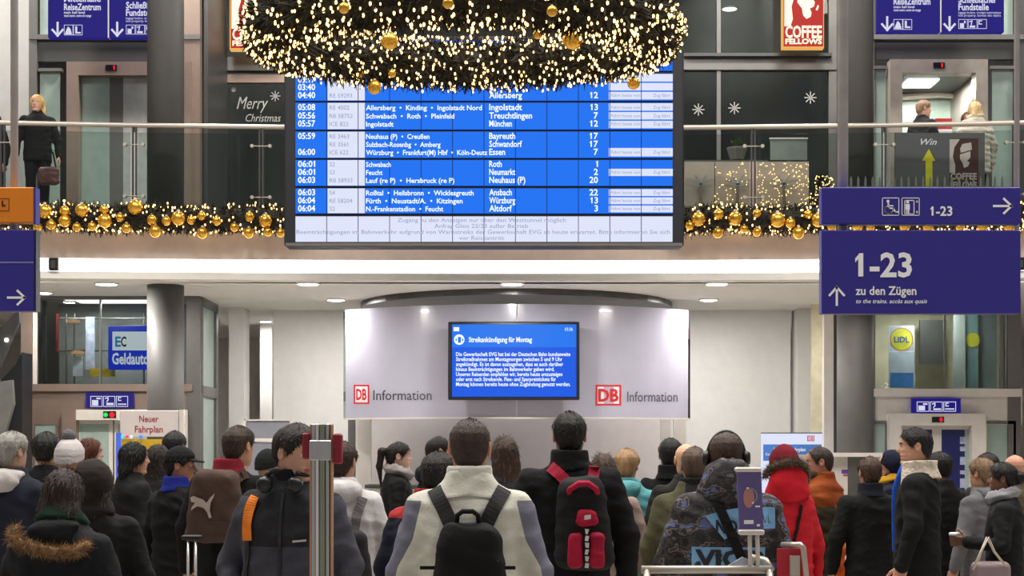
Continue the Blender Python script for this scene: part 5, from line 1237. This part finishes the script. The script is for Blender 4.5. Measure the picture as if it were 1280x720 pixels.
person('person in dark cap behind the brown backpack wearer beside notice boards', 333, 566, 12.0, -30, BK, 'std', None, BLH, hat=('beanie', (42, 46, 46)))
# young man turned towards us, head to the right
def reg13(x, y, z): return np.maximum(np.minimum(z - 1.22, .17 - np.abs(x)), z - 1.44)
P13 = person('young man in two-tone grey winter jacket with headphones behind the steel post', 363, 532, 6.8, 168, (70, 70, 80), 'puff', 'short', (36, 26, 21), (206, 158, 136), male=.6, hyaw=62, hpitch=-9, arms=('down', 'pocket'), h=.014, region=[(reg13, (42, 42, 46))], collar=(34, 34, 38), ht=.017, fold=.008)
P14 = person('person in white jacket with grey strap standing behind the steel post', 426, 553, 8.7, 8, (206, 202, 202), 'puff', 'short', (58, 42, 34), hood=(206, 202, 204), hyaw=-20)
person('woman with dark ponytail and light grey scarf in black coat', 496, 553, 12.4, -82, (24, 23, 26), 'std', 'tail', (34, 25, 21), (214, 172, 152), male=0.0, scarf=(156, 150, 148), ht=.009)
person('man in navy hooded jacket looking sideways beside the ponytail woman', 546, 546, 12.0, -70, (28, 32, 48), 'std', 'recede', (30, 24, 22), (200, 150, 122), hood=(28, 32, 48))
person('person in navy jacket with red collar half hidden by white jacket', 540, 566, 7.6, -20, (36, 40, 62), 'puff', 'short', (34, 30, 30), collar=(176, 44, 46), headx=.03, region=[(lambda x, y, z: np.minimum(z - 1.405, np.abs(x) - .05), (170, 44, 44))])
# man in the white and grey jacket
def reg17(x, y, z): return np.minimum(np.abs(x) - np.interp(z, [1.05, 1.16, 1.27, 1.42], [.31, .285, .225, .19]), 1.425 - z)
P17 = person('man in white jacket with grey sleeve panels carrying black backpack', 587, 523, 6.2, 0, (214, 212, 200), 'puff', 'buzz', (62, 46, 40), (196, 140, 122), h=.0125, region=[(reg17, (116, 116, 132))], collar=(214, 212, 202), fold=.008, sr=.080)
person('woman with long straight brown hair behind the white jacket man', 631, 546, 10.2, 10, (58, 56, 60), 'std', 'long', (62, 44, 34), male=0.0)
P20 = person('tall man in black hoodie wearing red and black backpack', 712, 516, 8.3, 0, (22, 22, 25), 'std', 'short', (20, 16, 15), (170, 116, 92), collar=(24, 24, 27), ht=.010, sr=.082, g_=1.06)
person('woman in beige coat between black hoodie and teal jacket', 754, 568, 9.6, -8, (150, 132, 124), 'slim', 'mid', (74, 56, 46), male=0.0)
person('blonde person in teal hooded jacket behind the beige coat', 783, 563, 10.7, -12, (92, 158, 166), 'puff', 'short', (168, 134, 96), male=.2, hood=(92, 158, 166), ht=.018)
person('dark haired man in black jacket beside the olive jacket', 838, 549, 11.2, -8, (24, 24, 26), 'slim', 'short', (22, 18, 17), (160, 112, 90), collar=(24, 24, 26))
person('bald pale headed man hidden behind the shaven headed olive jacket wearer', 858, 554, 10.4, 0, (46, 44, 42), 'std', None, (150, 110, 80), (214, 168, 132))
person('shaven headed man in olive green jacket', 868, 558, 8.9, -10, (86, 84, 62), 'puff', 'buzz', (92, 74, 62), (176, 136, 112), collar=(34, 33, 32), region=[(lambda x, y, z: np.minimum(.11 - np.abs(x - .06), -y), (40, 40, 38))])
# camouflage hoodie: printed cloth
def camo():
    m = bpy.data.materials.new('camo_cloth'); m.use_nodes = True; nt = m.node_tree; b = nt.nodes['Principled BSDF']; b.inputs['Roughness'].default_value = .85
    tc = nt.nodes.new('ShaderNodeTexCoord'); mp = nt.nodes.new('ShaderNodeMapping'); mp.inputs['Scale'].default_value = (1, 1, 1.5); nt.links.new(tc.outputs['Object'], mp.inputs[0])
    n = nt.nodes.new('ShaderNodeTexNoise'); n.inputs['Scale'].default_value = 11; n.inputs['Detail'].default_value = 2.5; nt.links.new(mp.outputs[0], n.inputs['Vector'])
    r = nt.nodes.new('ShaderNodeValToRGB'); r.color_ramp.interpolation = 'CONSTANT'; e = r.color_ramp.elements; e[0].color = rgb((34, 34, 38)); e[0].position = 0
    for p, c in ((.44, (66, 60, 56)), (.50, (42, 42, 48)), (.56, (110, 98, 96)), (.60, (52, 50, 52)), (.635, (92, 104, 150))):
        q = e.new(p); q.color = rgb(c)
    e[-1].color = rgb((92, 104, 150))
    nt.links.new(n.outputs['Fac'], r.inputs[0]); nt.links.new(r.outputs[0], b.inputs['Base Color']); return m
CAMO = camo()
P25 = person('man in blue and grey camouflage hoodie wearing headphones', 908, 539, 7.1, -4, K2, 'puff', 'buzz', (70, 50, 40), (180, 130, 104), cmat=CAMO, h=.014, bighood=CAMO, hpitch=-4, g_=1.02)
P26 = person('person in bright red jacket with fur hood and dark red hat', 981, 562, 9.2, 14, (196, 30, 44), 'puff', None, BLH, hat=('beanie', (112, 24, 38)), bighood=(206, 30, 46), hyaw=-10, g_=.84, sr=.064,
       fur=([(-.13, .02, 1.58), (-.125, -.05, 1.64), (-.06, -.12, 1.675), (.02, -.135, 1.68), (.085, -.11, 1.655), (.13, -.05, 1.60), (.135, .0, 1.52), (.12, .04, 1.46)], .022, (104, 88, 74), .022))
person('bearded man in rust and orange quilted jacket looking sideways', 1028, 558, 11.0, 42, (150, 72, 28), 'puff', 'recede', (62, 50, 44), (196, 140, 118), hyaw=45, beard=(74, 62, 56), region=[(lambda x, y, z: np.minimum(1.32 - z, x + .03), (214, 92, 26)), (lambda x, y, z: np.minimum(1.30 - z, -x - .03), (66, 58, 44))], g_=.9, sr=.068, collar=(150, 72, 28), quilt=(.10, .010), hpitch=-4)
person('man with short brown hair in plain black coat beside sherpa collared man', 1088, 572, 10.6, 6, (28, 29, 28), 'long', 'short', (70, 50, 38), collar=(36, 38, 50), sr=.08)
person('person in navy hood with yellow lining behind black coat', 1116, 565, 12.2, 70, (30, 36, 62), 'puff', None, BLH, hat=('hoodup', (30, 36, 62)), scarf=(200, 150, 40))
P30 = person('man in black jacket with cream sherpa collar and blue shirt', 1147, 535, 9.9, 66, (24, 25, 27), 'std', 'short', (22, 18, 17), (204, 156, 130), hyaw=16, trousers=(86, 104, 150), h=.014, shirt=(30, 84, 190), ht=.008)
person('person in dark jacket half hidden behind sherpa collared man', 1176, 566, 11.3, 30, (32, 31, 32), 'std', 'short', BLH)
P32 = person('woman with tied black hair and grey scarf holding paper cup', 1256, 579, 10.2, 68, (30, 31, 33), 'std', 'bun', (18, 15, 15), (120, 82, 64), male=0.0, scarf=(150, 150, 156), arms=('hold', 'pocket'), curl=.75, ht=.014)
person('bald man behind the woman with tied black hair', 1270, 568, 11.8, 10, (96, 84, 62), 'std', None, (120, 90, 70), (206, 152, 128))
person('grey jacketed person with sandy hair beside the bald man', 1229, 574, 11.0, 35, (112, 112, 116), 'std', 'short', (130, 104, 78), hood=(112, 112, 116), ht=.016)
person('dark haired person behind the sandy haired grey jacket', 1236, 567, 12.2, 20, (60, 60, 62), 'std', 'short', (24, 20, 19))
# upper level
UB = FLZ
person('blonde woman in black jacket leaning at the balcony rail', 47, 110, 20.9, 200, (28, 28, 30), 'std', 'long', (220, 184, 116), (206, 158, 138), male=0.0, hyaw=-22, base=UB, H=1.70, trousers=(40, 40, 44))
person('person with dark coat cut off by the frame at the balcony rail', -6, 140, 20.9, 150, (30, 30, 34), 'std', 'short', BLH, base=UB, H=1.45)
person('grey haired man in black coat at the balcony lift', 1153, 104, 21.3, -60, (42, 43, 44), 'long', 'short', (150, 120, 96), (206, 160, 136), base=UB, H=1.72, hyaw=-22, ht=.010)
person('blonde woman in cream quilted puffer coat at the balcony lift', 1219, 109, 21.2, 12, (190, 184, 170), 'puff', 'bob', (204, 178, 128), male=0.0, base=UB, H=1.68, quilt=(.085, .014), scarf=(196, 180, 150), sr=.082)
person('dark haired person facing out behind the cream puffer coat', 1209, 112, 21.7, 165, (40, 36, 40), 'slim', 'mid', (70, 40, 34), (206, 150, 132), male=0.0, base=UB, H=1.64)

# ------------------------------------------------------------------ worn and carried things
M_blk = cloth((24, 24, 26), .8, 'pack_black'); M_strapg = cloth((62, 62, 64), .7, 'strap_grey'); M_prd = cloth((168, 24, 56), .7, 'pack_red')
# black backpack on the white jacket
t = carried(P17, 'backpack', 'black backpack with grey shoulder straps on white jacket', 'backpack')
po, pv = pack_body(P17, t, M_blk, (.01, -.25, 1.12), (.150, .08, .235), .085, .78, seed=11, h=.012)
pack_body(P17, t, cloth((34, 34, 37), .6, 'pack_pocket'), (.01, -.32, 1.02), (.115, .035, .115), .04, .9, seed=12, name='front_pocket', h=.012)
for s_ in (-1, 1): ribbon(P17, t, [(s_ * .06, 1.315), (s_ * .10, 1.40), (s_ * .142, 1.475)], .060, M_strapg)
for s_ in (-1, 1): ribbon(P17, t, [(s_ * .165, 1.425), (s_ * .155, 1.33), (s_ * .15, 1.18), (s_ * .16, 1.0)], .058, M_strapg, side=1)
G().tube([(-.045, -.255, 1.33), (-.04, -.262, 1.375), (-.02, -.265, 1.39), (.02, -.265, 1.39), (.04, -.262, 1.375), (.045, -.255, 1.33)], .010, 8).out('grab_handle', M_blk, t, smooth=True, local=True)
for s_ in (-1, 1): G().box(s_ * .14 - .045, s_ * .14 + .045, -.265, -.25, 1.165, 1.178).out('side_strap', M_blk, t, local=True)
patch(P17, t, 'zip', [[(-.115, 1.20), (.12, 1.20), (.12, 1.206), (-.115, 1.206)]], mat('zip_grey', (70, 70, 74), .4, metal=.5), bvh=pv)
# red and black backpack
t = carried(P20, 'backpack', 'black backpack with crimson straps and pockets on black hoodie', 'backpack')
po, pv = pack_body(P20, t, cloth((36, 36, 39), .7, 'pack_charcoal'), (.058, -.24, 1.19), (.140, .08, .245), .08, .82, seed=21)
for s_ in (-1, 1): ribbon(P20, t, [(.05 + s_ * .055, 1.385), (.03 + s_ * .09, 1.44), (.01 + s_ * .115, 1.478)], .058, M_prd, lift=.014)
for s_ in (-1, 1): ribbon(P20, t, [(s_ * .16, 1.42), (s_ * .15, 1.3), (s_ * .15, 1.05)], .05, M_prd, side=1)
G().tube([(-.02, -.29, 1.33), (-.01, -.32, 1.365), (.035, -.33, 1.395), (.08, -.33, 1.395), (.12, -.32, 1.365), (.13, -.29, 1.33)], .015, 8).out('crimson_handle', M_prd, t, smooth=True, local=True)
pack_body(P20, t, M_prd, (.075, -.32, 1.225), (.06, .025, .05), .03, .9, seed=22, name='upper_pocket', h=.011)
o, lp = pack_body(P20, t, M_prd, (.018, -.32, 1.06), (.045, .028, .095), .035, 1, seed=23, name='lower_pocket', h=.011)
o, rp_ = pack_body(P20, t, M_prd, (.126, -.32, 1.06), (.045, .028, .095), .035, 1, seed=24, name='lower_pocket', h=.011)
M_pw = mat('print_white', (206, 200, 200), .6)
patch(P20, t, 'small_tag', [[(.06, 1.215), (.092, 1.22), (.092, 1.242), (.06, 1.237)]], M_pw, lift=.045, bvh=pv)
patch(P20, t, 'white_print', [[(.062 + .004 * (k % 2), .975 + .034 * k), (.082 - .003 * (k % 3), .972 + .034 * k), (.084, .998 + .034 * k), (.066 - .003 * (k % 2), 1.0 + .034 * k)] for k in range(6)], M_pw, lift=.03, bvh=pv)
# brown backpack with leaping cat
t = carried(P11, 'backpack', 'brown backpack with pale leaping cat emblem on black coat', 'backpack')
po, pv = pack_body(P11, t, cloth((76, 58, 50), .75, 'pack_brown'), (-.01, -.225, 1.285), (.165, .08, .22), .075, .82, seed=31)
for s_ in (-1, 1): ribbon(P11, t, [(-.01 + s_ * .08, 1.42), (-.01 + s_ * .115, 1.46), (s_ * .135, 1.475)], .06, _M['pack_brown'])
cat = [(-.085, 1.235), (-.06, 1.245), (-.03, 1.235), (.0, 1.225), (.02, 1.205), (.045, 1.24), (.07, 1.26), (.062, 1.235), (.045, 1.205), (.04, 1.16), (.05, 1.12), (.035, 1.115), (.022, 1.15), (.0, 1.175), (-.035, 1.185), (-.055, 1.175), (-.075, 1.16), (-.07, 1.18), (-.05, 1.205), (-.075, 1.21)]
cat = [(a - .055, b + .10) for a, b in cat]
patch(P11, t, 'leaping_cat_emblem', [cat], mat('emblem_pale', (176, 160, 152), .6), bvh=pv, lift=.012)
patch(P11, t, 'zip', [[(-.14, 1.19), (.10, 1.19), (.10, 1.195), (-.14, 1.195)]], _M['zip_grey'], bvh=pv, lift=.004)
# orange strap of the young man
t = carried(P13, 'shoulder_bag', 'orange shoulder strap bag on the young man in grey jacket', 'bag')
ribbon(P13, t, [(.135, 1.44), (.15, 1.38), (.155, 1.31), (.15, 1.245)], .056, cloth((236, 128, 30), .6, 'strap_orange'), side=1, lift=.010)
ribbon(P13, t, [(.15, 1.245), (.152, 1.20), (.165, 1.08)], .022, M_strapg, side=1, name='webbing'); pack_body(P13, t, cloth((60, 60, 64), .8, 'bag_grey'), (.06, -.25, 1.12), (.15, .08, .2), .07, .85, seed=41, name='bag_body', h=.02)
ribbon(P13, P13['t'], [(-.01, 1.46), (-.01, 1.3), (-.01, 1.1), (-.01, .85)], .014, mat('zip_dark', (30, 30, 34), .5), side=1, lift=.003, name='zip')
ribbon(P13, P13['t'], [(-.07, 1.245), (-.125, 1.25)], .009, mat('logo_pale', (190, 190, 195), .5), side=1, lift=.004, name='chest_logo')
ribbon(P17, P17['t'], [(-.10, 1.44), (0, 1.452), (.10, 1.44)], .008, cloth((196, 192, 182), .85, 'seam_pale'), side=-1, lift=.001, name='yoke_seam')
# headphones
def headphones(P, label, worn=True):
    t = carried(P, 'headphones', label, 'headphones'); m = mat('headphone_black', (22, 22, 26), .4); hp = P['hp']
    if worn:
        pts = [(.088 * math.sin(R(a)), -.01, -.01 + .132 * math.cos(R(a))) for a in range(-100, 101, 10)]
        G().tube(hp(pts).tolist(), .010, 8).out('headband', m, t, smooth=True, local=True)
        for s_ in (-1, 1): G().tube(hp([(s_ * .078, -.01, -.005), (s_ * .095, -.01, -.005), (s_ * .112, -.01, -.005)]).tolist(), [.036, .040, .028], 14).out('ear_cup', m, t, smooth=True, local=True)
    else:
        pts = [(.098 * math.sin(R(a)), .02 - .10 * math.cos(R(a)), 1.53 - .015 * math.cos(R(a))) for a in range(-140, 141, 10)]
        G().tube(pts, .010, 8).out('headband', m, t, smooth=True, local=True)
        for s_ in (-1, 1): G().tube([(s_ * .075, .115, 1.50), (s_ * .07, .14, 1.49), (s_ * .066, .158, 1.485)], [.032, .038, .028], 14).out('ear_cup', m, t, smooth=True, local=True)
headphones(P25, 'black over-ear headphones on the camouflage hoodie man'); headphones(P13, 'black headphones resting around the young man neck', False)
# prints on the camouflage hoodie
M_cb = mat('print_blue', (120, 170, 214), .7, noise=.2, nscale=12); M_cd = mat('print_dark', (30, 34, 44), .7)
tp = P25['t']
def grid_patch(x0, z0, x1, z1, n=6): 
    xs = np.linspace(x0, x1, n + 1); return [[(a, z0), (b, z0), (b, z1), (a, z1)] for a, b in zip(xs[:-1], xs[1:])]
patch(P25, tp, 'back_print', grid_patch(-.17, 1.115, .17, 1.215), M_cb); patch_text(P25, tp, 'VICR', 0, 1.125, .075, M_cd, w=.31, lift=.009, bold=.04)
patch(P25, tp, 'shoulder_print', [[(-.11, 1.36), (-.02, 1.25), (.03, 1.28), (.07, 1.33), (.06, 1.40), (-.03, 1.385)]], M_cb, lift=.008); patch_text(P25, tp, 'NO', -.01, 1.28, .06, M_cd, w=.1, lift=.012, bold=.03)
patch(P25, tp, 'sleeve_print', grid_patch(.12, 1.30, .22, 1.40, 3), M_cb); patch_text(P25, tp, 'LIVE', .165, 1.33, .04, M_cd, w=.085, lift=.010, bold=.03)
t = carried(P25, 'cross_body_bag', 'black cross-body strap bag over the camouflage hoodie', 'bag'); ribbon(P25, t, [(-.06, 1.44), (.0, 1.30), (.06, 1.16), (.10, 1.02)], .045, M_blk); pack_body(P25, t, M_blk, (.19, -.14, .93), (.09, .05, .08), .03, 1, seed=51, name='pouch', h=.018)
t = carried(P26, 'cross_body_bag', 'thin black strap bag across the red jacket', 'bag'); ribbon(P26, t, [(.06, 1.40), (.02, 1.25), (-.05, 1.0)], .02, M_blk); pack_body(P26, t, M_blk, (-.20, .02, .86), (.05, .10, .08), .03, 1, seed=52, name='pouch', h=.018)
t = carried(P14, 'sling_bag', 'grey strapped dark bag on the white jacket behind the post', 'bag'); ribbon(P14, t, [(.13, 1.43), (.09, 1.33), (.07, 1.2)], .055, cloth((120, 116, 118), .8, 'strap_mid')); pack_body(P14, t, cloth((52, 52, 58), .8, 'sling_dark'), (.03, -.24, 1.05), (.14, .08, .2), .07, .85, seed=53, name='bag_body', h=.018)
# sherpa collar of the profile man: part of his jacket
cv, cf = field((-.16, -.14, 1.36), (.16, .20, 1.60), .011, lambda x, y, z: np.maximum(np.abs(np.sqrt((x / 1.0) ** 2 + ((y - .01) / 1.08) ** 2) - .112 - .35 * np.clip(1.50 - z, 0, .1)) - .018 + folds(x, y, z, .006, 3), np.maximum(np.abs(z - 1.49 + .35 * np.clip(y, 0, 1)) - .058 - .25 * np.clip(y, 0, .2), y - .085)))
obj('sherpa_collar', cv, cf.tolist(), cloth((206, 194, 178), .95, 'sherpa', 1.0, 60), P30['t'], local=True, smooth=True)
# paper cup and handbag of the woman at the right
t = carried(P32, 'paper_cup', 'small white paper cup held by the woman with grey scarf', 'cup')
G().lathe([(.028, 0), (.038, .085), (.040, .086), (.040, .095), (.034, .10)], (-.10, .36, 1.12), 16).out('cup_body', mat('cup_brown', (120, 84, 66), .6), t, smooth=True, local=True); G().lathe([(.041, .085), (.042, .098), (.034, .106)], (-.10, .36, 1.12), 16).out('lid', M_ink, t, local=True)
t = thing('handbag', 'mauve grey handbag with pale looped handles beside the scarf woman', 'handbag', (PX(1236, 9.7), 9.7, PZ(760, 9.7)))
x, z = PX(1238, 9.7), PZ(728, 9.7)
V, Fc = field((x - .17, 9.6, z - .17), (x + .17, 9.8, z + .17), .012, lambda a, b, c: rbox(a, b, c, (x, 9.7, z), (.125, .055, .135), .045)); obj('bag_body', V, Fc.tolist(), mat('bag_mauve', (140, 122, 124), .5), t, smooth=True)
for dx in (0, .05): G().tube([P3(1216 + dx * 100, 712, 9.64 + dx), P3(1226, 690, 9.64 + dx), P3(1236 - dx * 60, 672, 9.64 + dx), P3(1243, 690, 9.64 + dx), P3(1256, 706, 9.64 + dx)], .008, 8).out('handle', mat('handle_cream', (196, 184, 170), .5), t, smooth=True)
t = thing('handbag', 'small dark red handbag hanging at blonde woman on balcony', 'handbag', (PX(60, 20.62), 20.62, PZ(235, 20.62))); Y = 20.62
V, Fc = field((PX(46, Y), Y - .1, PZ(236, Y)), (PX(78, Y), Y + .1, PZ(204, Y)), .016, lambda a, b, c: rbox(a, b, c, (PX(61, Y), Y, PZ(220, Y)), (.15, .06, .13), .06) + folds(a, b, c, .01, 4)); obj('bag_body', V, Fc.tolist(), mat('bag_red', (120, 72, 74), .5, noise=.3), t, smooth=True)
G().tube([P3(52, 210, Y), P3(57, 190, Y), P3(66, 190, Y), P3(70, 210, Y)], .012, 8).out('handle', M_blk, t)
# pull-along case with telescopic handle
t = thing('suitcase', 'black pull-along suitcase with bright telescopic handle beside blue collared person', 'suitcase', (PX(240, 8.8), 8.8, 0)); Y = 8.8
x = PX(240, Y); G().box(x - .2, x + .2, Y - .13, Y + .13, .06, .62, .03).out('shell', M_blk, t)
for dx in (-5, 4.5): G().tube([(x + dx / F * Y, Y, .6), (x + dx / F * Y, Y, PZ(675, Y))], .0085, 8).out('handle_tube', mat('chrome', (215, 212, 210), .25, metal=.7), t, smooth=True)
G().box(x - .06, x + .06, Y - .015, Y + .015, PZ(675, Y), PZ(675, Y) + .03, .008).out('grip', M_black, t)
for dx in (-.16, .16): G().tube([(x + dx - .015, Y - .1, .03), (x + dx + .015, Y - .1, .03)], .03, 12).out('wheel', M_black, t)

# ------------------------------------------------------------------ barrier post and luggage trolleys in the foreground
t = thing('barrier_post', 'shiny steel barrier post with dark red belt heads', 'post', (PX(401.5, 4.2), 4.2, 0)); Y = 4.2
x = PX(401.5, Y); zt = PZ(530, Y)
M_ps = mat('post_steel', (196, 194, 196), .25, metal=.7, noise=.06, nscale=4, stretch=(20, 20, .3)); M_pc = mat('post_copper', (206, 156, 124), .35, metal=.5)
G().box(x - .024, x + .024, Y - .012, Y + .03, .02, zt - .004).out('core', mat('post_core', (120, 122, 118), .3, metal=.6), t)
for (a, b, dy, m) in ((-.031, -.025, -.008, M_pc), (-.024, -.014, -.020, M_ps), (-.012, -.004, -.026, mat('post_reflection_bright', (232, 230, 228), .3, metal=.3)), (-.002, .012, -.024, mat('post_reflection_green', (150, 154, 140), .3, metal=.6)), (.014, .023, -.018, M_ps), (.025, .031, -.008, M_pc)):
    G().box(x + a, x + b, Y + dy, Y + .03, .02, zt, .0015).out('reflection_edge_rib', m, t)  # stripe reflections of a plain tube put into coloured ribs; outer pair copper edges
G().box(x - .030, x + .030, Y - .027, Y - .0265 + .012, zt - .10, zt - .045, .002).out('belt_collar', M_ps, t)
G().lathe([(.16, 0), (.16, .012), (.05, .03)], (x, Y, 0), 28).out('base_plate', M_steel, t)
for (a, b, y0, y1) in ((377.5, 387, 541, 574), (416, 427, 542, 580)): pbox(G(), a, y0, b, y1, Y - .02, .04, .004).out('belt_head', mat('belt_red', (140, 20, 44), .45), t)
t = thing('luggage_trolley', 'steel luggage trolley with small purple advert panel on its handle', 'trolley', (PX(885, 6.4), 6.4, 0)); Y = 6.4
hz = PZ(712, Y); xa, xb = PX(802, Y), PX(970, Y)
G().tube([(xa - .0, Y, hz), (xb - .02, Y, hz)], .017, 12).out('handle_bar', M_steel, t, smooth=True)
for xx in (xa + .02, xb - .03): G().tube([(xx, Y, hz), (xx + .0, Y - .06, hz - .05), (xx, Y - .22, .2)], .014, 10).out('side_tube', M_steel, t, smooth=True)
G().tube([(xb - .02, Y, hz), (xb - .035, Y + .05, hz + .035), (xb - .09, Y + .12, hz + .045)], .014, 10).out('corner_tube', M_steel, t, smooth=True)
G().box(xa + .05, xb - .05, Y - .85, Y - .1, .18, .22).out('platform', M_steel, t)
for (wx, wy) in ((xa + .06, Y - .2), (xb - .06, Y - .2), ((xa + xb) / 2, Y - .8)): G().tube([(wx - .02, wy, .085), (wx + .02, wy, .085)], .085, 16).out('wheel', M_black, t)
for px in (938, 947.5): G().tube([P3(px, 712, Y), P3(px - 1, 664, Y + .01)], .009, 8).out('panel_rod', M_lmetal, t, smooth=True)
p4 = [P3(921.5, 589, Y), P3(951.5, 590, Y), P3(954.5, 663, Y), P3(924.5, 662, Y)]
V = [tuple(v) for v in p4] + [(v.x, v.y + .02, v.z) for v in p4]
obj('advert_panel', V, [(3, 2, 1, 0), (4, 5, 6, 7), (0, 1, 5, 4), (1, 2, 6, 5), (2, 3, 7, 6), (3, 0, 4, 7)], mat('advert_purple', (96, 84, 142), .4, noise=.06), t)
pbox(G(), 919.5, 584, 952, 590, Y - .012, .045, .006).out('panel_clip', M_lmetal, t); pbox(G(), 924, 662, 956, 669, Y - .012, .045, .006).out('panel_clip', M_lmetal, t)
ink('advert_print', [disc(936, 622, 7, 16, 13)], Y - .003, mat('print_peach', (176, 120, 116), .5), t); ink('advert_print', stroke(arcp(936, 620, 10, -100, 60), 2), Y - .004, M_ink, t); ink('advert_print', [rect(930, 650, 942, 655), rect(946, 655, 950, 658), rect(944, 632, 950, 634)], Y - .003, M_ink, t)
G().prism([(PX(905, Y), PZ(712, Y)), (PX(930, Y), PZ(697, Y)), (PX(946, Y), PZ(703, Y)), (PX(940, Y), PZ(712, Y))], Y + .04, Y + .05).out('leaflet', mat('leaflet', (176, 184, 204), .5, noise=.3, nscale=25), t)
t = thing('luggage_trolley', 'red panelled steel trolley frame in front of the orange jacket', 'trolley', (PX(990, 6.7), 6.7, 0)); Y = 6.7
G().tube([P3(978, 681, Y + .1), P3(1001, 681, Y), P3(1004, 684, Y), P3(1012, 760, Y)], .013, 10).out('frame_tube', M_steel, t, smooth=True)
pbox(G(), 972, 686, 1003, 760, Y + .03, .02).out('red_panel', mat('trolley_red', (176, 24, 44), .5), t)
pbox(G(), 988, 695, 1000, 720, Y + .0, .03).out('steel_bracket', M_steel, t)
G().box(PX(965, Y), PX(1012, Y), Y - .6, Y + .02, .18, .22).out('platform', M_steel, t)
for px in (970, 1008): G().tube([(PX(px, Y) , Y + .0, .22), (PX(px, Y), Y, PZ(755, Y))], .012, 8).out('upright', M_steel, t)
for wy in (Y - .1, Y - .5): G().tube([(PX(988, Y) - .02, wy, .085), (PX(988, Y) + .02, wy, .085)], .085, 16).out('wheel', M_black, t)
